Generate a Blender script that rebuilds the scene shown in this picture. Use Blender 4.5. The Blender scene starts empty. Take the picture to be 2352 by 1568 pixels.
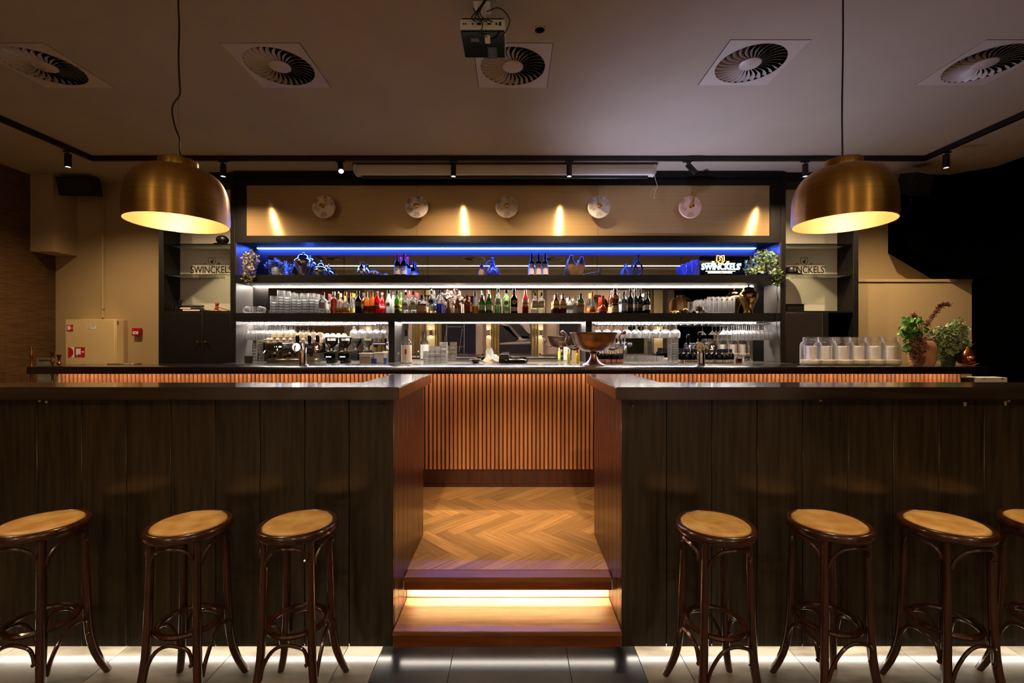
import bpy, bmesh, math, random
from mathutils import Vector, Matrix, Euler
PI = math.pi
random.seed(7)
SC = bpy.context.scene
C = SC.collection

# ---------------------------------------------------------------- camera, world, exposure, view
F, CX, CY, H = 1052.0, 1178.0, 784.0, 1.61      # focal length in px (2352 px frame), vanishing point, eye height
cam = bpy.data.cameras.new('camera'); camo = bpy.data.objects.new('camera', cam); C.objects.link(camo)
cam.sensor_width = 36; cam.lens = F / 2352 * 36; cam.shift_x = -(CX - 1176) / 2352; cam.clip_start = .02
camo.location = (0, 0, H); camo.rotation_euler = (PI / 2, 0, 0)
SC.camera = camo
w = bpy.data.worlds.new('world'); SC.world = w; w.use_nodes = True
w.node_tree.nodes['Background'].inputs[0].default_value = (1, .8, .6, 1)
w.node_tree.nodes['Background'].inputs[1].default_value = .02
SC.view_settings.view_transform = 'Standard'; SC.view_settings.look = 'None'
SC.view_settings.exposure = 1.0; SC.view_settings.gamma = 1; SC.view_settings.use_curve_mapping = False

def PX(px, D): return (px - CX) * D / F          # picture column -> X at depth D
def PZ(py, D): return H + (CY - py) * D / F      # picture row -> height at depth D

WARM, NEUT = (1, .66, .36), (1, .86, .68)
def light(kind, name, loc, power, col, rot=None, **kw):
    l = bpy.data.lights.new(name, kind); l.energy = power; l.color = col
    for k, v in kw.items(): setattr(l, k, v)
    o = bpy.data.objects.new(name, l); C.objects.link(o); o.location = loc
    if rot: o.rotation_euler = rot
    return o
def aim(o, target):
    o.rotation_euler = (Vector(target) - o.location).to_track_quat('-Z', 'Y').to_euler()

TD = 4.73                                         # depth of the long track
CEIL = H + 1.92
PEND = [(-1.643, 2.25, 'left'), (1.62, 2.25, 'right'), (-3.25, 2.25, 'a'), (3.24, 2.25, 'b')]
SPOTS = [(PX(155, 4.49), 4.49, None), (PX(510, TD), TD, None), (PX(780, TD), TD, (.055, -.11)), (PX(1041, TD), TD, None),
         (PX(1308, TD), TD, None), (PX(1580, TD), TD, (.15, .0)), (PX(1852, TD), TD, None), (PX(2173, 4.51), 4.51, None)]
# room light
PEND_W, SPOT_W = 15, 70
for x, y, s in PEND:
    light('POINT', 'pendant_bulb_light', (x, y, 2.25), PEND_W, (1, .68, .34), shadow_soft_size=.03)
for i, (x, y, t) in enumerate(SPOTS):
    o = light('SPOT', 'track_spot_light', (x + (t[0] if t else 0), y + (t[1] if t else 0), 3.315 if not t else 3.33), SPOT_W, (1, .70, .42), spot_size=1.3 if t else 2.55, spot_blend=1, shadow_soft_size=.02)
    aim(o, (x + (t[0] * 14 if t else 0), y + (t[1] * 14 if t else 0.0), 1.8))
# added fill lights behind the camera, without fixtures, kept out of the mirrors' view
for x in (-3.2, 0, 3.2):
    o = light('AREA', 'rear_fill_light', (x, -2.75, 3.5), 24, (1, .72, .45), shape='DISK', size=.4); aim(o, (x * .9, -3.0, 0))
# two added spots without fixtures, brightening the raised floor through the gap
for x in (-.45, .45):
    o = light('SPOT', 'added_floor_spot', (x, .5, 3.36), 150, (1, .74, .47), spot_size=.40, spot_blend=.8, shadow_soft_size=.03); aim(o, (x * .2, 3.85, .3))
# assumed lilac uplight behind the bar, without a fixture, shining up over the track
o = light('SPOT', 'assumed_uplight', (1.25, 4.72, 1.50), 85, (.60, .60, 1.0), spot_size=1.75, spot_blend=1, shadow_soft_size=.05); aim(o, (1.9, 4.2, 3.5))

# ---------------------------------------------------------------- materials
def lin(c):
    if isinstance(c, str):
        c = c.lstrip('#'); c = [int(c[i:i + 2], 16) / 255 for i in (0, 2, 4)]
        return tuple(x / 12.92 if x <= .04045 else ((x + .055) / 1.055) ** 2.4 for x in c) + (1,)
    return tuple(c) + (1,)
def newmat(name):
    m = bpy.data.materials.new(name); m.use_nodes = True
    nt = m.node_tree; nt.nodes.clear()
    out = nt.nodes.new('ShaderNodeOutputMaterial')
    return m, nt, out
def N(nt, t, **kw):
    n = nt.nodes.new(t)
    for k, v in kw.items(): setattr(n, k, v)
    return n
def pbr(name, col, rough=.5, metal=0, col2=None, scale=(8, 8, 8), detail=4, bump=0, spec=.5, coat=0, coatr=.1, aniso=0, contrast=(.35, .65), rand=0, rvar=0, sheen=0, tan=None):
    m, nt, out = newmat(name)
    b = N(nt, 'ShaderNodeBsdfPrincipled'); nt.links.new(b.outputs[0], out.inputs[0])
    b.inputs['Base Color'].default_value = lin(col); b.inputs['Roughness'].default_value = rough
    b.inputs['Metallic'].default_value = metal; b.inputs['Specular IOR Level'].default_value = spec
    b.inputs['Coat Weight'].default_value = coat; b.inputs['Coat Roughness'].default_value = coatr
    b.inputs['Anisotropic'].default_value = aniso
    if sheen: b.inputs['Sheen Weight'].default_value = sheen
    if tan:
        tg = N(nt, 'ShaderNodeCombineXYZ'); tg.inputs[2].default_value = 1; nt.links.new(tg.outputs[0], b.inputs['Tangent'])
    if col2 or bump or rvar:
        tc = N(nt, 'ShaderNodeTexCoord'); mp = N(nt, 'ShaderNodeMapping'); mp.inputs['Scale'].default_value = scale
        nt.links.new(tc.outputs['Object'], mp.inputs[0])
        if rand:
            oi = N(nt, 'ShaderNodeObjectInfo'); ml = N(nt, 'ShaderNodeMath', operation='MULTIPLY'); ml.inputs[1].default_value = 37
            nt.links.new(oi.outputs['Random'], ml.inputs[0])
            cb = N(nt, 'ShaderNodeCombineXYZ')
            for i in range(3): nt.links.new(ml.outputs[0], cb.inputs[i])
            nt.links.new(cb.outputs[0], mp.inputs['Location'])
        nz = N(nt, 'ShaderNodeTexNoise'); nz.inputs['Scale'].default_value = 1; nz.inputs['Detail'].default_value = detail
        nt.links.new(mp.outputs[0], nz.inputs['Vector'])
        if col2:
            r = N(nt, 'ShaderNodeValToRGB'); r.color_ramp.elements[0].position, r.color_ramp.elements[1].position = contrast
            r.color_ramp.elements[0].color = lin(col); r.color_ramp.elements[1].color = lin(col2)
            nt.links.new(nz.outputs[0], r.inputs[0]); last = r.outputs[0]
            if rand:
                hs = N(nt, 'ShaderNodeHueSaturation'); mr = N(nt, 'ShaderNodeMapRange')
                mr.inputs['To Min'].default_value = 1 - rand; mr.inputs['To Max'].default_value = 1 + rand
                nt.links.new(oi.outputs['Random'], mr.inputs[0]); nt.links.new(mr.outputs[0], hs.inputs['Value'])
                nt.links.new(last, hs.inputs['Color']); last = hs.outputs[0]
            nt.links.new(last, b.inputs['Base Color'])
        if bump:
            bp = N(nt, 'ShaderNodeBump'); bp.inputs['Strength'].default_value = bump; bp.inputs['Distance'].default_value = .01
            nt.links.new(nz.outputs[0], bp.inputs['Height']); nt.links.new(bp.outputs[0], b.inputs['Normal'])
        if rvar:
            mr2 = N(nt, 'ShaderNodeMapRange'); mr2.inputs['To Min'].default_value = max(.02, rough - rvar); mr2.inputs['To Max'].default_value = rough + rvar
            nt.links.new(nz.outputs[0], mr2.inputs[0]); nt.links.new(mr2.outputs[0], b.inputs['Roughness'])
    return m
def emit(name, col, s):
    m, nt, out = newmat(name)
    e = N(nt, 'ShaderNodeEmission'); e.inputs[0].default_value = lin(col); e.inputs[1].default_value = s
    nt.links.new(e.outputs[0], out.inputs[0]); return m
def glassy(name, tint='#f4f8f6', body=.06, edge='#e8eeee', blend=.32, rough=.04, rim=.55):
    """thin clear or tinted glass: see-through, faintly milky, edges lightened in the colour to imitate refracted light"""
    m, nt, out = newmat(name)
    tr = N(nt, 'ShaderNodeBsdfTransparent'); tr.inputs[0].default_value = lin(tint)
    df = N(nt, 'ShaderNodeBsdfTranslucent'); df.inputs[0].default_value = lin(edge)
    dd = N(nt, 'ShaderNodeBsdfDiffuse'); dd.inputs[0].default_value = lin(edge)
    ad = N(nt, 'ShaderNodeMixShader'); nt.links.new(df.outputs[0], ad.inputs[1]); nt.links.new(dd.outputs[0], ad.inputs[2])
    gl = N(nt, 'ShaderNodeBsdfGlossy'); gl.inputs['Roughness'].default_value = rough
    lw = N(nt, 'ShaderNodeLayerWeight'); lw.inputs[0].default_value = blend
    pw = N(nt, 'ShaderNodeMath', operation='POWER'); nt.links.new(lw.outputs['Facing'], pw.inputs[0]); pw.inputs[1].default_value = 3.5
    ma = N(nt, 'ShaderNodeMath', operation='MULTIPLY_ADD'); nt.links.new(pw.outputs[0], ma.inputs[0]); ma.inputs[1].default_value = rim; ma.inputs[2].default_value = body; ma.use_clamp = True  # edge colour mixed in at grazing angles, standing in for refracted light
    m1 = N(nt, 'ShaderNodeMixShader'); nt.links.new(ma.outputs[0], m1.inputs[0])
    nt.links.new(tr.outputs[0], m1.inputs[1]); nt.links.new(ad.outputs[0], m1.inputs[2])
    fr = N(nt, 'ShaderNodeFresnel'); fr.inputs[0].default_value = 1.45
    m2 = N(nt, 'ShaderNodeMixShader'); nt.links.new(fr.outputs[0], m2.inputs[0])
    nt.links.new(m1.outputs[0], m2.inputs[1]); nt.links.new(gl.outputs[0], m2.inputs[2])
    nt.links.new(m2.outputs[0], out.inputs[0]); return m

MT = {}
def mt(key):
    return MT[key]
def wood(name, a, b, rough=.35, coat=0, sc=(30, 30, 2), rand=.15, bump=.06, spec=.5, contrast=(.3, .7)):
    return pbr(name, a, rough, col2=b, scale=sc, detail=6, bump=bump, rand=rand, coat=coat, spec=spec, contrast=contrast)
MT.update(
    ceiling=pbr('ceiling_paint', '#a39a84', .8, col2='#a9a08a', scale=(1.5, 1.5, 1.5)),
    wall=pbr('beige_wall_paint', '#ac956a', .75, col2='#b19a70', scale=(2, 2, 2), bump=.02),
    white=pbr('white_paint', '#ded7ca', .5), cream=pbr('cream_enamel', '#d8c08c', .35, col2='#d3ba86', scale=(3, 3, 3)),
    grass=pbr('grasscloth', '#38240c', .85, col2='#6c4a1c', scale=(3, 7, 200), detail=5, bump=.5, contrast=(.3, .7)),
    blackwall=pbr('black_wall', '#020202', 1, spec=0), dark=wood('black_stained_wood', '#0c0a09', '#15110f', .5, sc=(4, 40, 40), spec=.3),
    plank=wood('bar_front_wood', '#2c2318', '#443827', .2, rand=.14, sc=(45, 45, 2.5), bump=.05, spec=.6),
    mahog=wood('mahogany_panel', '#2e140a', '#4a2414', .28, rand=.08, sc=(40, 40, 2), bump=.04),
    slab=wood('bar_top_wood', '#2a2018', '#42342a', .16, rand=.05, sc=(2, 30, 30), bump=.02, spec=1, coat=.8),
    slabdark=wood('main_bar_top_wood', '#0f0a08', '#1d1411', .2, rand=.05, sc=(2, 30, 30), bump=.02, spec=1, coat=.5),
    slat=wood('slat_wood', '#a8683f', '#c4865a', .45, rand=.18, sc=(60, 60, 3)),
    slatback=pbr('slat_backing', '#1a0c06', .7),
    oak=wood('oak_parquet', '#9a6434', '#bd8850', .33, rand=.28, sc=(60, 60, 60), bump=.05),
    oakstep=wood('oak_step', '#7e4e2c', '#a07044', .32, rand=.05, sc=(3, 45, 45), bump=.05),
    oaknose=wood('oak_fascia', '#6a3210', '#8a4a1c', .35, rand=.05, sc=(4, 30, 30), bump=.05),
    stool=wood('bentwood', '#32180c', '#4c2614', .24, sc=(30, 30, 5), rand=.08, coat=.3, bump=.02),
    leather=pbr('tan_leather', '#cc9a58', .42, col2='#e6bf7c', scale=(14, 14, 14), detail=5, bump=.03, rand=.05),
    brass=pbr('brushed_brass', '#bd9048', .34, metal=.92, col2='#ae8440', scale=(2, 2, 110), aniso=.8, tan='Z'),
    brassin=pbr('brass_inside', '#5c4424', .5, metal=.25),
    brasspanel=pbr('brushed_brass_sheet', '#d6b684', .23, metal=.5, col2='#ccab78', scale=(1.5, 2, 160), aniso=.96, tan='Z'),
    polbrass=pbr('polished_brass', '#d8a850', .12, metal=1), agedbrass=pbr('aged_brass', '#a8783a', .25, metal=1),
    bronze=pbr('bronze', '#b29478', .34, metal=1, col2='#98785e', scale=(9, 9, 9)),
    silver=pbr('silver_metal', '#c8c4c0', .16, metal=1), steel=pbr('steel', '#a9a49d', .25, metal=1, rvar=.05, scale=(5, 5, 60)),
    goldglaze=pbr('gold_glaze', '#b8965a', .14, metal=1), chrome=pbr('chrome', '#dcdcdc', .07, metal=1),
    copper=pbr('copper', '#a8653c', .2, metal=1),
    black=pbr('black_plastic', '#0c0c0d', .35), blackgloss=pbr('black_gloss', '#050505', .08, spec=.3), darkgrey=pbr('dark_grey_plastic', '#26262a', .45),
    whiteplastic=pbr('white_plastic', '#e3e0da', .4), china=pbr('white_china', '#efece6', .2), cloth=pbr('white_cloth', '#e8e6e4', .9),
    red=pbr('red_plastic', '#b01018', .35), signred=pbr('sign_red', '#b8141c', .5), signwhite=pbr('sign_white', '#eceae6', .5),
    wax=pbr('white_wax', '#f8f6f4', .6), sand=pbr('white_sand', '#e6dccb', .9, bump=.3, scale=(300, 300, 300)),
    terra=pbr('terracotta', '#a8744e', .6, col2='#c08c68', scale=(12, 12, 6), detail=5),
    leaf=pbr('green_leaf', '#2e6a1e', .45, col2='#7fb048', scale=(26, 26, 26)), leafvar=pbr('variegated_leaf', '#3c7a3a', .45, col2='#cfdca0', scale=(40, 40, 40)),
    leafdry=pbr('dried_leaf', '#4a2716', .85, col2='#7a4a2a', scale=(20, 20, 20)), stem=pbr('stem', '#4a3a20', .7),
    greyleaf=pbr('dusty_leaf', '#8a8468', .6, col2='#c4bca0', scale=(40, 40, 40)),
    curtain=pbr('olive_curtain', '#8a7850', .9), mauve=pbr('mauve_wall', '#c4b2aa', .8), navy=pbr('navy_print', '#14132a', .5),
    print1=pbr('dark_print', '#22222a', .6), print2=pbr('light_print', '#b8b2b6', .6), print3=pbr('grey_print', '#6b666c', .6),
    creamwall=pbr('cream_pilaster', '#e0d0a8', .7),
    tileblack=pbr('black_marble', '#0b0a0a', .30, col2='#262422', scale=(3, 3, 3), detail=8, contrast=(.45, .8), rand=.1),
    tilewhite=pbr('pale_marble', '#8c8474', .25, col2='#5c5446', scale=(2.5, 7, 4), detail=10, contrast=(.44, .66), rand=.06),
    grout=pbr('grout', '#1c1814', .8), vent=pbr('vent_enamel', '#b6aea0', .4), hole=pbr('dark_hole', '#060505', .9),
    chip=pbr('bare_chip', '#c9b99a', .8), tray=pbr('silver_tray', '#8a8886', .3, metal=1),
    coffee=pbr('coffee_beans', '#38221a', .5, bump=.5, scale=(150, 150, 150)), nuts=pbr('nuts', '#8a5c3a', .7, bump=.5, scale=(150, 150, 150)),
    paper=pbr('paper_label', '#e8e0cc', .6), ink=pbr('black_ink', '#0a0a0a', .6), inkgrey=pbr('grey_ink', '#6a6660', .6),
    pink=pbr('pink_petals', '#e6cfc8', .7, bump=.1, scale=(50, 50, 50)), tan=pbr('tan_ceramic', '#9b7350', .5, col2='#6a4a30', scale=(40, 40, 12)),
    rust=pbr('pewter', '#5a4c44', .35, metal=.7, col2='#8a6f5c', scale=(15, 15, 15)),
    bluecer=pbr('blue_grey_ceramic', '#7886a4', .35), matblack=pbr('mat_black', '#1b1b20', .6), plaster=pbr('plaster_white', '#c8c8cc', .6),
    glass=glassy('clear_glass', '#fafcfb', .02, '#f8fafa', .5, .04, .7), glassware=glassy('glassware', '#fafcfc', .03, '#ffffff', .5, .03, 1.0),
    glassshelf=glassy('green_edge_glass', '#f0f8f2', .02, '#cfe6d8', .5, rim=.08), frosted=glassy('frosted_glass', '#e0e6e4', .6, '#f0f0ee', .2, .2),
    blueled=emit('blue_led', (.035, .10, 1.0), 110), blueledcore=emit('blue_led_core', (.25, .62, 1.0), 8),
    whiteled=emit('white_led', (1, .92, .82), 58), warmled=emit('warm_led', (1, .74, .50), 13), floorled=emit('floor_led', (1, .88, .74), 20),
    stepled=emit('step_led', (1, .96, .93), 210), bulb=emit('bulb', (1, .74, .38), 14), spotface=emit('spot_lens', (1, .86, .7), 5),
    lensbright=emit('lit_spot_lens', (1, .9, .8), 40), neonwhite=emit('neon_white', (.40, .76, 1.0), 7), neonorange=emit('neon_orange', (1, .35, .05), 6),
    neonyellow=emit('neon_yellow', (1, .72, .3), 3.5), sconce=emit('sconce_glow', (1, .8, .5), 14), badgewhite=emit('lit_badge', (1, .93, .70), 2),
    display=emit('display_white', (.8, .92, 1), 4), greenled=emit('green_indicator', (.1, 1, .5), 3), profile=emit('ceiling_led_profile', (1, .80, .58), 6),
    badgecream=pbr('cream_badge', '#d8c08c', .3), badgebrown=pbr('brown_badge', '#4a2c14', .3), badgegreen=pbr('dark_green_badge', '#0f1c16', .25),
)
# mirror
m, nt, out = newmat('mirror'); g = N(nt, 'ShaderNodeBsdfGlossy'); g.inputs[0].default_value = (.74, .72, .70, 1); g.inputs['Roughness'].default_value = .004
nt.links.new(g.outputs[0], out.inputs[0]); MT['mirror'] = m
def realglass(name, col='#ffffff', rough=.0, brighten=.06):
    m, nt, out = newmat(name)
    b = N(nt, 'ShaderNodeBsdfPrincipled'); b.inputs['Base Color'].default_value = lin(col); b.inputs['Transmission Weight'].default_value = 1; b.inputs['Roughness'].default_value = rough; b.inputs['IOR'].default_value = 1.46
    t = N(nt, 'ShaderNodeBsdfTranslucent'); t.inputs[0].default_value = lin(col)
    d = N(nt, 'ShaderNodeBsdfTransparent')
    lw = N(nt, 'ShaderNodeLayerWeight'); lw.inputs[0].default_value = .5; pw = N(nt, 'ShaderNodeMath', operation='POWER'); nt.links.new(lw.outputs['Facing'], pw.inputs[0]); pw.inputs[1].default_value = 3.5
    ma = N(nt, 'ShaderNodeMath', operation='MULTIPLY_ADD'); nt.links.new(pw.outputs[0], ma.inputs[0]); ma.inputs[1].default_value = .8; ma.inputs[2].default_value = brighten  # white added towards the rims to imitate light caught in the glass
    x = N(nt, 'ShaderNodeMixShader'); nt.links.new(ma.outputs[0], x.inputs[0]); nt.links.new(b.outputs[0], x.inputs[1]); nt.links.new(t.outputs[0], x.inputs[2])
    y = N(nt, 'ShaderNodeMixShader'); y.inputs[0].default_value = .45; nt.links.new(x.outputs[0], y.inputs[1]); nt.links.new(d.outputs[0], y.inputs[2])
    nt.links.new(y.outputs[0], out.inputs[0]); return m
MT['bottleglass'] = MT['glassware']; MT['glassware'] = realglass('glassware_cut', brighten=.015)
# herringbone grain must follow the board: planks are built along their own local X
MT['oak'] = pbr('oak_parquet', '#a07440', .33, col2='#c89c64', scale=(4, 60, 20), detail=8, bump=.05, rand=.24, contrast=(.3, .72))
_lq = {}
def liquid(col, dens=.45):
    k = (col, dens)
    if k not in _lq: _lq[k] = glassy('tinted_' + col.strip('#'), col, dens, col, .25, .05)
    return _lq[k]
_pc = {}
def paint(col, rough=.45, metal=0):
    k = (col, rough, metal)
    if k not in _pc: _pc[k] = pbr('paint_' + col.strip('#'), col, rough, metal)
    return _pc[k]

# ---------------------------------------------------------------- mesh helpers
class MB:
    def __init__(s): s.v = []; s.f = []
    def add(s, vs, fs):
        n = len(s.v); s.v += [tuple(v) for v in vs]; s.f += [[i + n for i in f] for f in fs]; return s
    def box(s, x0, x1, y0, y1, z0, z1, b=0):
        if b <= 0:
            vs = [(x, y, z) for z in (z0, z1) for y in (y0, y1) for x in (x0, x1)]
            return s.add(vs, [(0, 2, 3, 1), (4, 5, 7, 6), (0, 1, 5, 4), (2, 6, 7, 3), (0, 4, 6, 2), (1, 3, 7, 5)])
        bm = bmesh.new(); bmesh.ops.create_cube(bm, size=1)
        for v in bm.verts: v.co = Vector(((x0 + x1) / 2 + v.co.x * (x1 - x0), (y0 + y1) / 2 + v.co.y * (y1 - y0), (z0 + z1) / 2 + v.co.z * (z1 - z0)))
        bmesh.ops.bevel(bm, geom=bm.edges[:], offset=b, segments=1 if b < .006 else 2, affect='EDGES', profile=.5)
        bm.verts.ensure_lookup_table(); bm.verts.index_update()
        s.add([v.co.copy() for v in bm.verts], [[v.index for v in f.verts] for f in bm.faces]); bm.free(); return s
    def lathe(s, prof, seg=16, c=(0, 0, 0), sq=0, sx=1, sy=1, ang=0):
        rings = []; vs = []; fs = []
        for r, z in prof:
            if r <= 1e-6: rings.append([len(vs)]); vs.append((c[0], c[1], c[2] + z))
            else:
                ids = []
                for k in range(seg):
                    a = 2 * PI * k / seg + ang; ca, sa = math.cos(a), math.sin(a)
                    q = 1 if not sq else (abs(ca) ** sq + abs(sa) ** sq) ** (-1 / sq)
                    ids.append(len(vs)); vs.append((c[0] + r * q * ca * sx, c[1] + r * q * sa * sy, c[2] + z))
                rings.append(ids)
        for a, b in zip(rings, rings[1:]):
            if len(a) == 1 and len(b) == 1: continue
            for k in range(seg):
                k2 = (k + 1) % seg
                if len(a) == 1: fs.append((a[0], b[k2], b[k]))
                elif len(b) == 1: fs.append((a[k], a[k2], b[0]))
                else: fs.append((a[k], a[k2], b[k2], b[k]))
        return s.add(vs, fs)
    def cyl(s, c, r, h, seg=16, r2=None):
        r2 = r if r2 is None else r2
        return s.lathe([(0, 0), (r, 0), (r2, h), (0, h)], seg, c)
    def tube(s, pts, r, seg=8, closed=False, cap=True, flat=1):
        P = [Vector(p) for p in pts]; n = len(P); R = r if isinstance(r, (list, tuple)) else [r] * n
        T = []
        for i in range(n):
            a = P[(i - 1) % n] if (closed or i > 0) else P[i]; b = P[(i + 1) % n] if (closed or i < n - 1) else P[i]
            T.append((b - a).normalized())
        u = T[0].orthogonal().normalized()
        if abs(T[0].z) < .9: u = (Vector((0, 0, 1)) - T[0] * T[0].z).normalized()
        vs = []; fs = []; rings = []
        for i in range(n):
            if i: u = (u - T[i] * u.dot(T[i])).normalized()
            w_ = T[i].cross(u); ids = []
            for k in range(seg):
                a = 2 * PI * k / seg; ids.append(len(vs)); vs.append(P[i] + u * (R[i] * math.cos(a)) + w_ * (R[i] * flat * math.sin(a)))
            rings.append(ids)
        pr = list(zip(rings, rings[1:])) + ([(rings[-1], rings[0])] if closed else [])
        for a, b in pr:
            for k in range(seg): fs.append((a[k], a[(k + 1) % seg], b[(k + 1) % seg], b[k]))
        if cap and not closed: fs.append(tuple(reversed(rings[0]))); fs.append(tuple(rings[-1]))
        return s.add(vs, fs)
    def prism(s, poly, z0, z1, f=lambda x, y, z: (x, y, z)):
        n = len(poly); vs = [f(x, y, z0) for x, y in poly] + [f(x, y, z1) for x, y in poly]
        fs = [tuple(reversed(range(n))), tuple(range(n, 2 * n))] + [(i, (i + 1) % n, n + (i + 1) % n, n + i) for i in range(n)]
        return s.add(vs, fs)
    def front(s, poly, y0, y1):       # polygon in the XZ plane, given depth
        return s.prism(poly, y0, y1, lambda x, z, y: (x, y, z))
    def sphere(s, c, r, seg=12, rings=8, sx=1, sy=1, sz=1):
        return s.lathe([(r * math.sin(PI * i / rings) if 0 < i < rings else 0, -r * sz * math.cos(PI * i / rings)) for i in range(rings + 1)], seg, c, sx=sx, sy=sy)
    def xf(s, mat):
        s.v = [tuple(mat @ Vector(v)) for v in s.v]; return s
def wloc(o):
    v = Vector((0, 0, 0))
    while o: v += o.location; o = o.parent
    return v
def obj(name, mb, mat, parent=None, loc=None, smooth=40, world=True):
    """one mesh object; vertices are given in world coordinates unless loc is set"""
    me = bpy.data.meshes.new(name)
    off = Vector((0, 0, 0))
    if parent is not None and loc is None and world: off = wloc(parent)
    me.from_pydata([tuple(Vector(v) - off) for v in mb.v], [], mb.f); me.update()
    bm = bmesh.new(); bm.from_mesh(me); bmesh.ops.recalc_face_normals(bm, faces=bm.faces[:]); bm.to_mesh(me); bm.free()
    if smooth:
        me.polygons.foreach_set('use_smooth', [True] * len(me.polygons)); me.set_sharp_from_angle(angle=math.radians(smooth))
    me.materials.append(MT[mat] if isinstance(mat, str) else mat)
    o = bpy.data.objects.new(name, me); C.objects.link(o)
    if parent is not None: o.parent = parent
    if loc is not None: o.location = loc
    return o
def inst(name, src, parent, loc, rot=(0, 0, 0), scale=(1, 1, 1)):   # another object on shared mesh data
    o = bpy.data.objects.new(name, src.data); C.objects.link(o); o.parent = parent; o.location = loc; o.rotation_euler = rot; o.scale = scale
    return o
def tag(o, label, cat, group=None):
    o['label'] = label; o['category'] = cat
    if group: o['group'] = group
    return o
def thing(name, label, cat, loc=(0, 0, 0), rz=0, group=None):
    o = bpy.data.objects.new(name, None); o.empty_display_size = .05; C.objects.link(o); o.location = loc; o.rotation_euler = (0, 0, rz)
    return tag(o, label, cat, group)
def struct(name, mb, mat, parent=None, smooth=40):
    o = obj(name, mb, mat, parent, smooth=smooth)
    if parent is None: o['kind'] = 'structure'
    return o
def dup(root, loc, rz=0, label=None, group=None, scale=None):
    def cp(o, par):
        c = o.copy(); C.objects.link(c); c.parent = par
        for ch in list(o.children): cp(ch, c)
        return c
    r = cp(root, None); r.location = loc; r.rotation_euler = (0, 0, rz)
    if label: r['label'] = label
    if group: r['group'] = group
    if scale: r.scale = scale
    return r
def text(name, s, size, mat, parent, loc, rot=(PI / 2, 0, 0), extrude=.001, width=None, bold=0, sp=1.0):
    cu = bpy.data.curves.new(name, 'FONT'); cu.body = s; cu.size = size; cu.extrude = extrude; cu.align_x = 'CENTER'; cu.offset = bold; cu.space_character = sp
    cu.resolution_u = 3
    t = bpy.data.objects.new(name, cu); C.objects.link(t)
    dg = bpy.context.evaluated_depsgraph_get(); me = bpy.data.meshes.new_from_object(t.evaluated_get(dg))
    bpy.data.objects.remove(t); bpy.data.curves.remove(cu)
    if width:
        xs = [v.co.x for v in me.vertices]; k = width / (max(xs) - min(xs))
        for v in me.vertices: v.co.x *= k
    me.materials.clear(); me.materials.append(MT[mat])
    o = bpy.data.objects.new(name, me); C.objects.link(o); o.parent = parent
    o.location = Vector(loc) - wloc(parent); o.rotation_euler = rot
    return o
def arc(cx, cy, r, a0, a1, n): return [(cx + r * math.cos(a0 + (a1 - a0) * i / n), cy + r * math.sin(a0 + (a1 - a0) * i / n)) for i in range(n + 1)]
def bez(pts, n=8):      # Catmull-Rom through points
    P = [Vector(p) for p in pts]; P = [P[0] * 2 - P[1]] + P + [P[-1] * 2 - P[-2]]; out_ = []
    for i in range(1, len(P) - 2):
        for k in range(n):
            t = k / n; a, b, c, d = P[i - 1:i + 3]
            out_.append(.5 * ((2 * b) + (c - a) * t + (2 * a - 5 * b + 4 * c - d) * t * t + (3 * b - a - 3 * c + d) * t ** 3))
    return out_ + [P[-2]]

# ---------------------------------------------------------------- room shell
XL, XR, YB, YR = -5.55, 5.31, 5.56, -4.0
VENTS = [(-3.275, 3.205), (-1.63, 3.205), (0.0, 3.205), (1.643, 3.172), (3.27, 3.172), (-4.1, .42), (-.9, .42), (.95, .42)]
VH = .26
HOLES = [(x - VH, x + VH, y - VH, y + VH) for x, y in VENTS] + [(.166 - .031, .166 + .031, 2.79, 2.852)]
xs = sorted({XL - .1, XR + .1} | {h_[0] for h_ in HOLES} | {h_[1] for h_ in HOLES}); ys = sorted({YR - .1, YB + .1} | {h_[2] for h_ in HOLES} | {h_[3] for h_ in HOLES})
cb = MB(); idx = {}
def cv(i, j, z):
    k = (i, j, z)
    if k not in idx: idx[k] = len(cb.v); cb.v.append((xs[i], ys[j], z))
    return idx[k]
solid = lambda i, j: 0 <= i < len(xs) - 1 and 0 <= j < len(ys) - 1 and not any(a - 1e-6 < (xs[i] + xs[i + 1]) / 2 < b and c - 1e-6 < (ys[j] + ys[j + 1]) / 2 < d for a, b, c, d in HOLES)
for i in range(len(xs) - 1):
    for j in range(len(ys) - 1):
        if not solid(i, j): continue
        a, b = CEIL, CEIL + .12
        cb.f += [[cv(i, j, a), cv(i, j + 1, a), cv(i + 1, j + 1, a), cv(i + 1, j, a)], [cv(i, j, b), cv(i + 1, j, b), cv(i + 1, j + 1, b), cv(i, j + 1, b)]]
        for (di, dj, p, q) in ((-1, 0, (0, 0), (0, 1)), (1, 0, (1, 0), (1, 1)), (0, -1, (0, 0), (1, 0)), (0, 1, (0, 1), (1, 1))):
            if not solid(i + di, j + dj):
                cb.f.append([cv(i + p[0], j + p[1], a), cv(i + q[0], j + q[1], a), cv(i + q[0], j + q[1], b), cv(i + p[0], j + p[1], b)])
struct('ceiling', cb, 'ceiling', smooth=0)
struct('wall_left', MB().box(XL - .1, XL, YR, YB, 0, CEIL), 'grass')
wl = bpy.data.objects['wall_left']
for k in range(16):
    ya = 5.45 - .22 * (k + 1); obj('wallpaper_panel', MB().box(XL, XL + .002 + .0006 * (k % 3), ya + .001, ya + .2192, .0, CEIL - .001), 'grass', wl)
struct('wall_right', MB().box(XR, XR + .1, YR, YB + .1, 0, CEIL), 'blackwall')
struct('wall_back', MB().box(XL - .1, XR, YB, YB + .1, 0, CEIL), 'wall')
struct('wall_rear', MB().box(XL - .1, XR + .1, YR - .1, YR, 0, CEIL), 'mauve')
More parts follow.
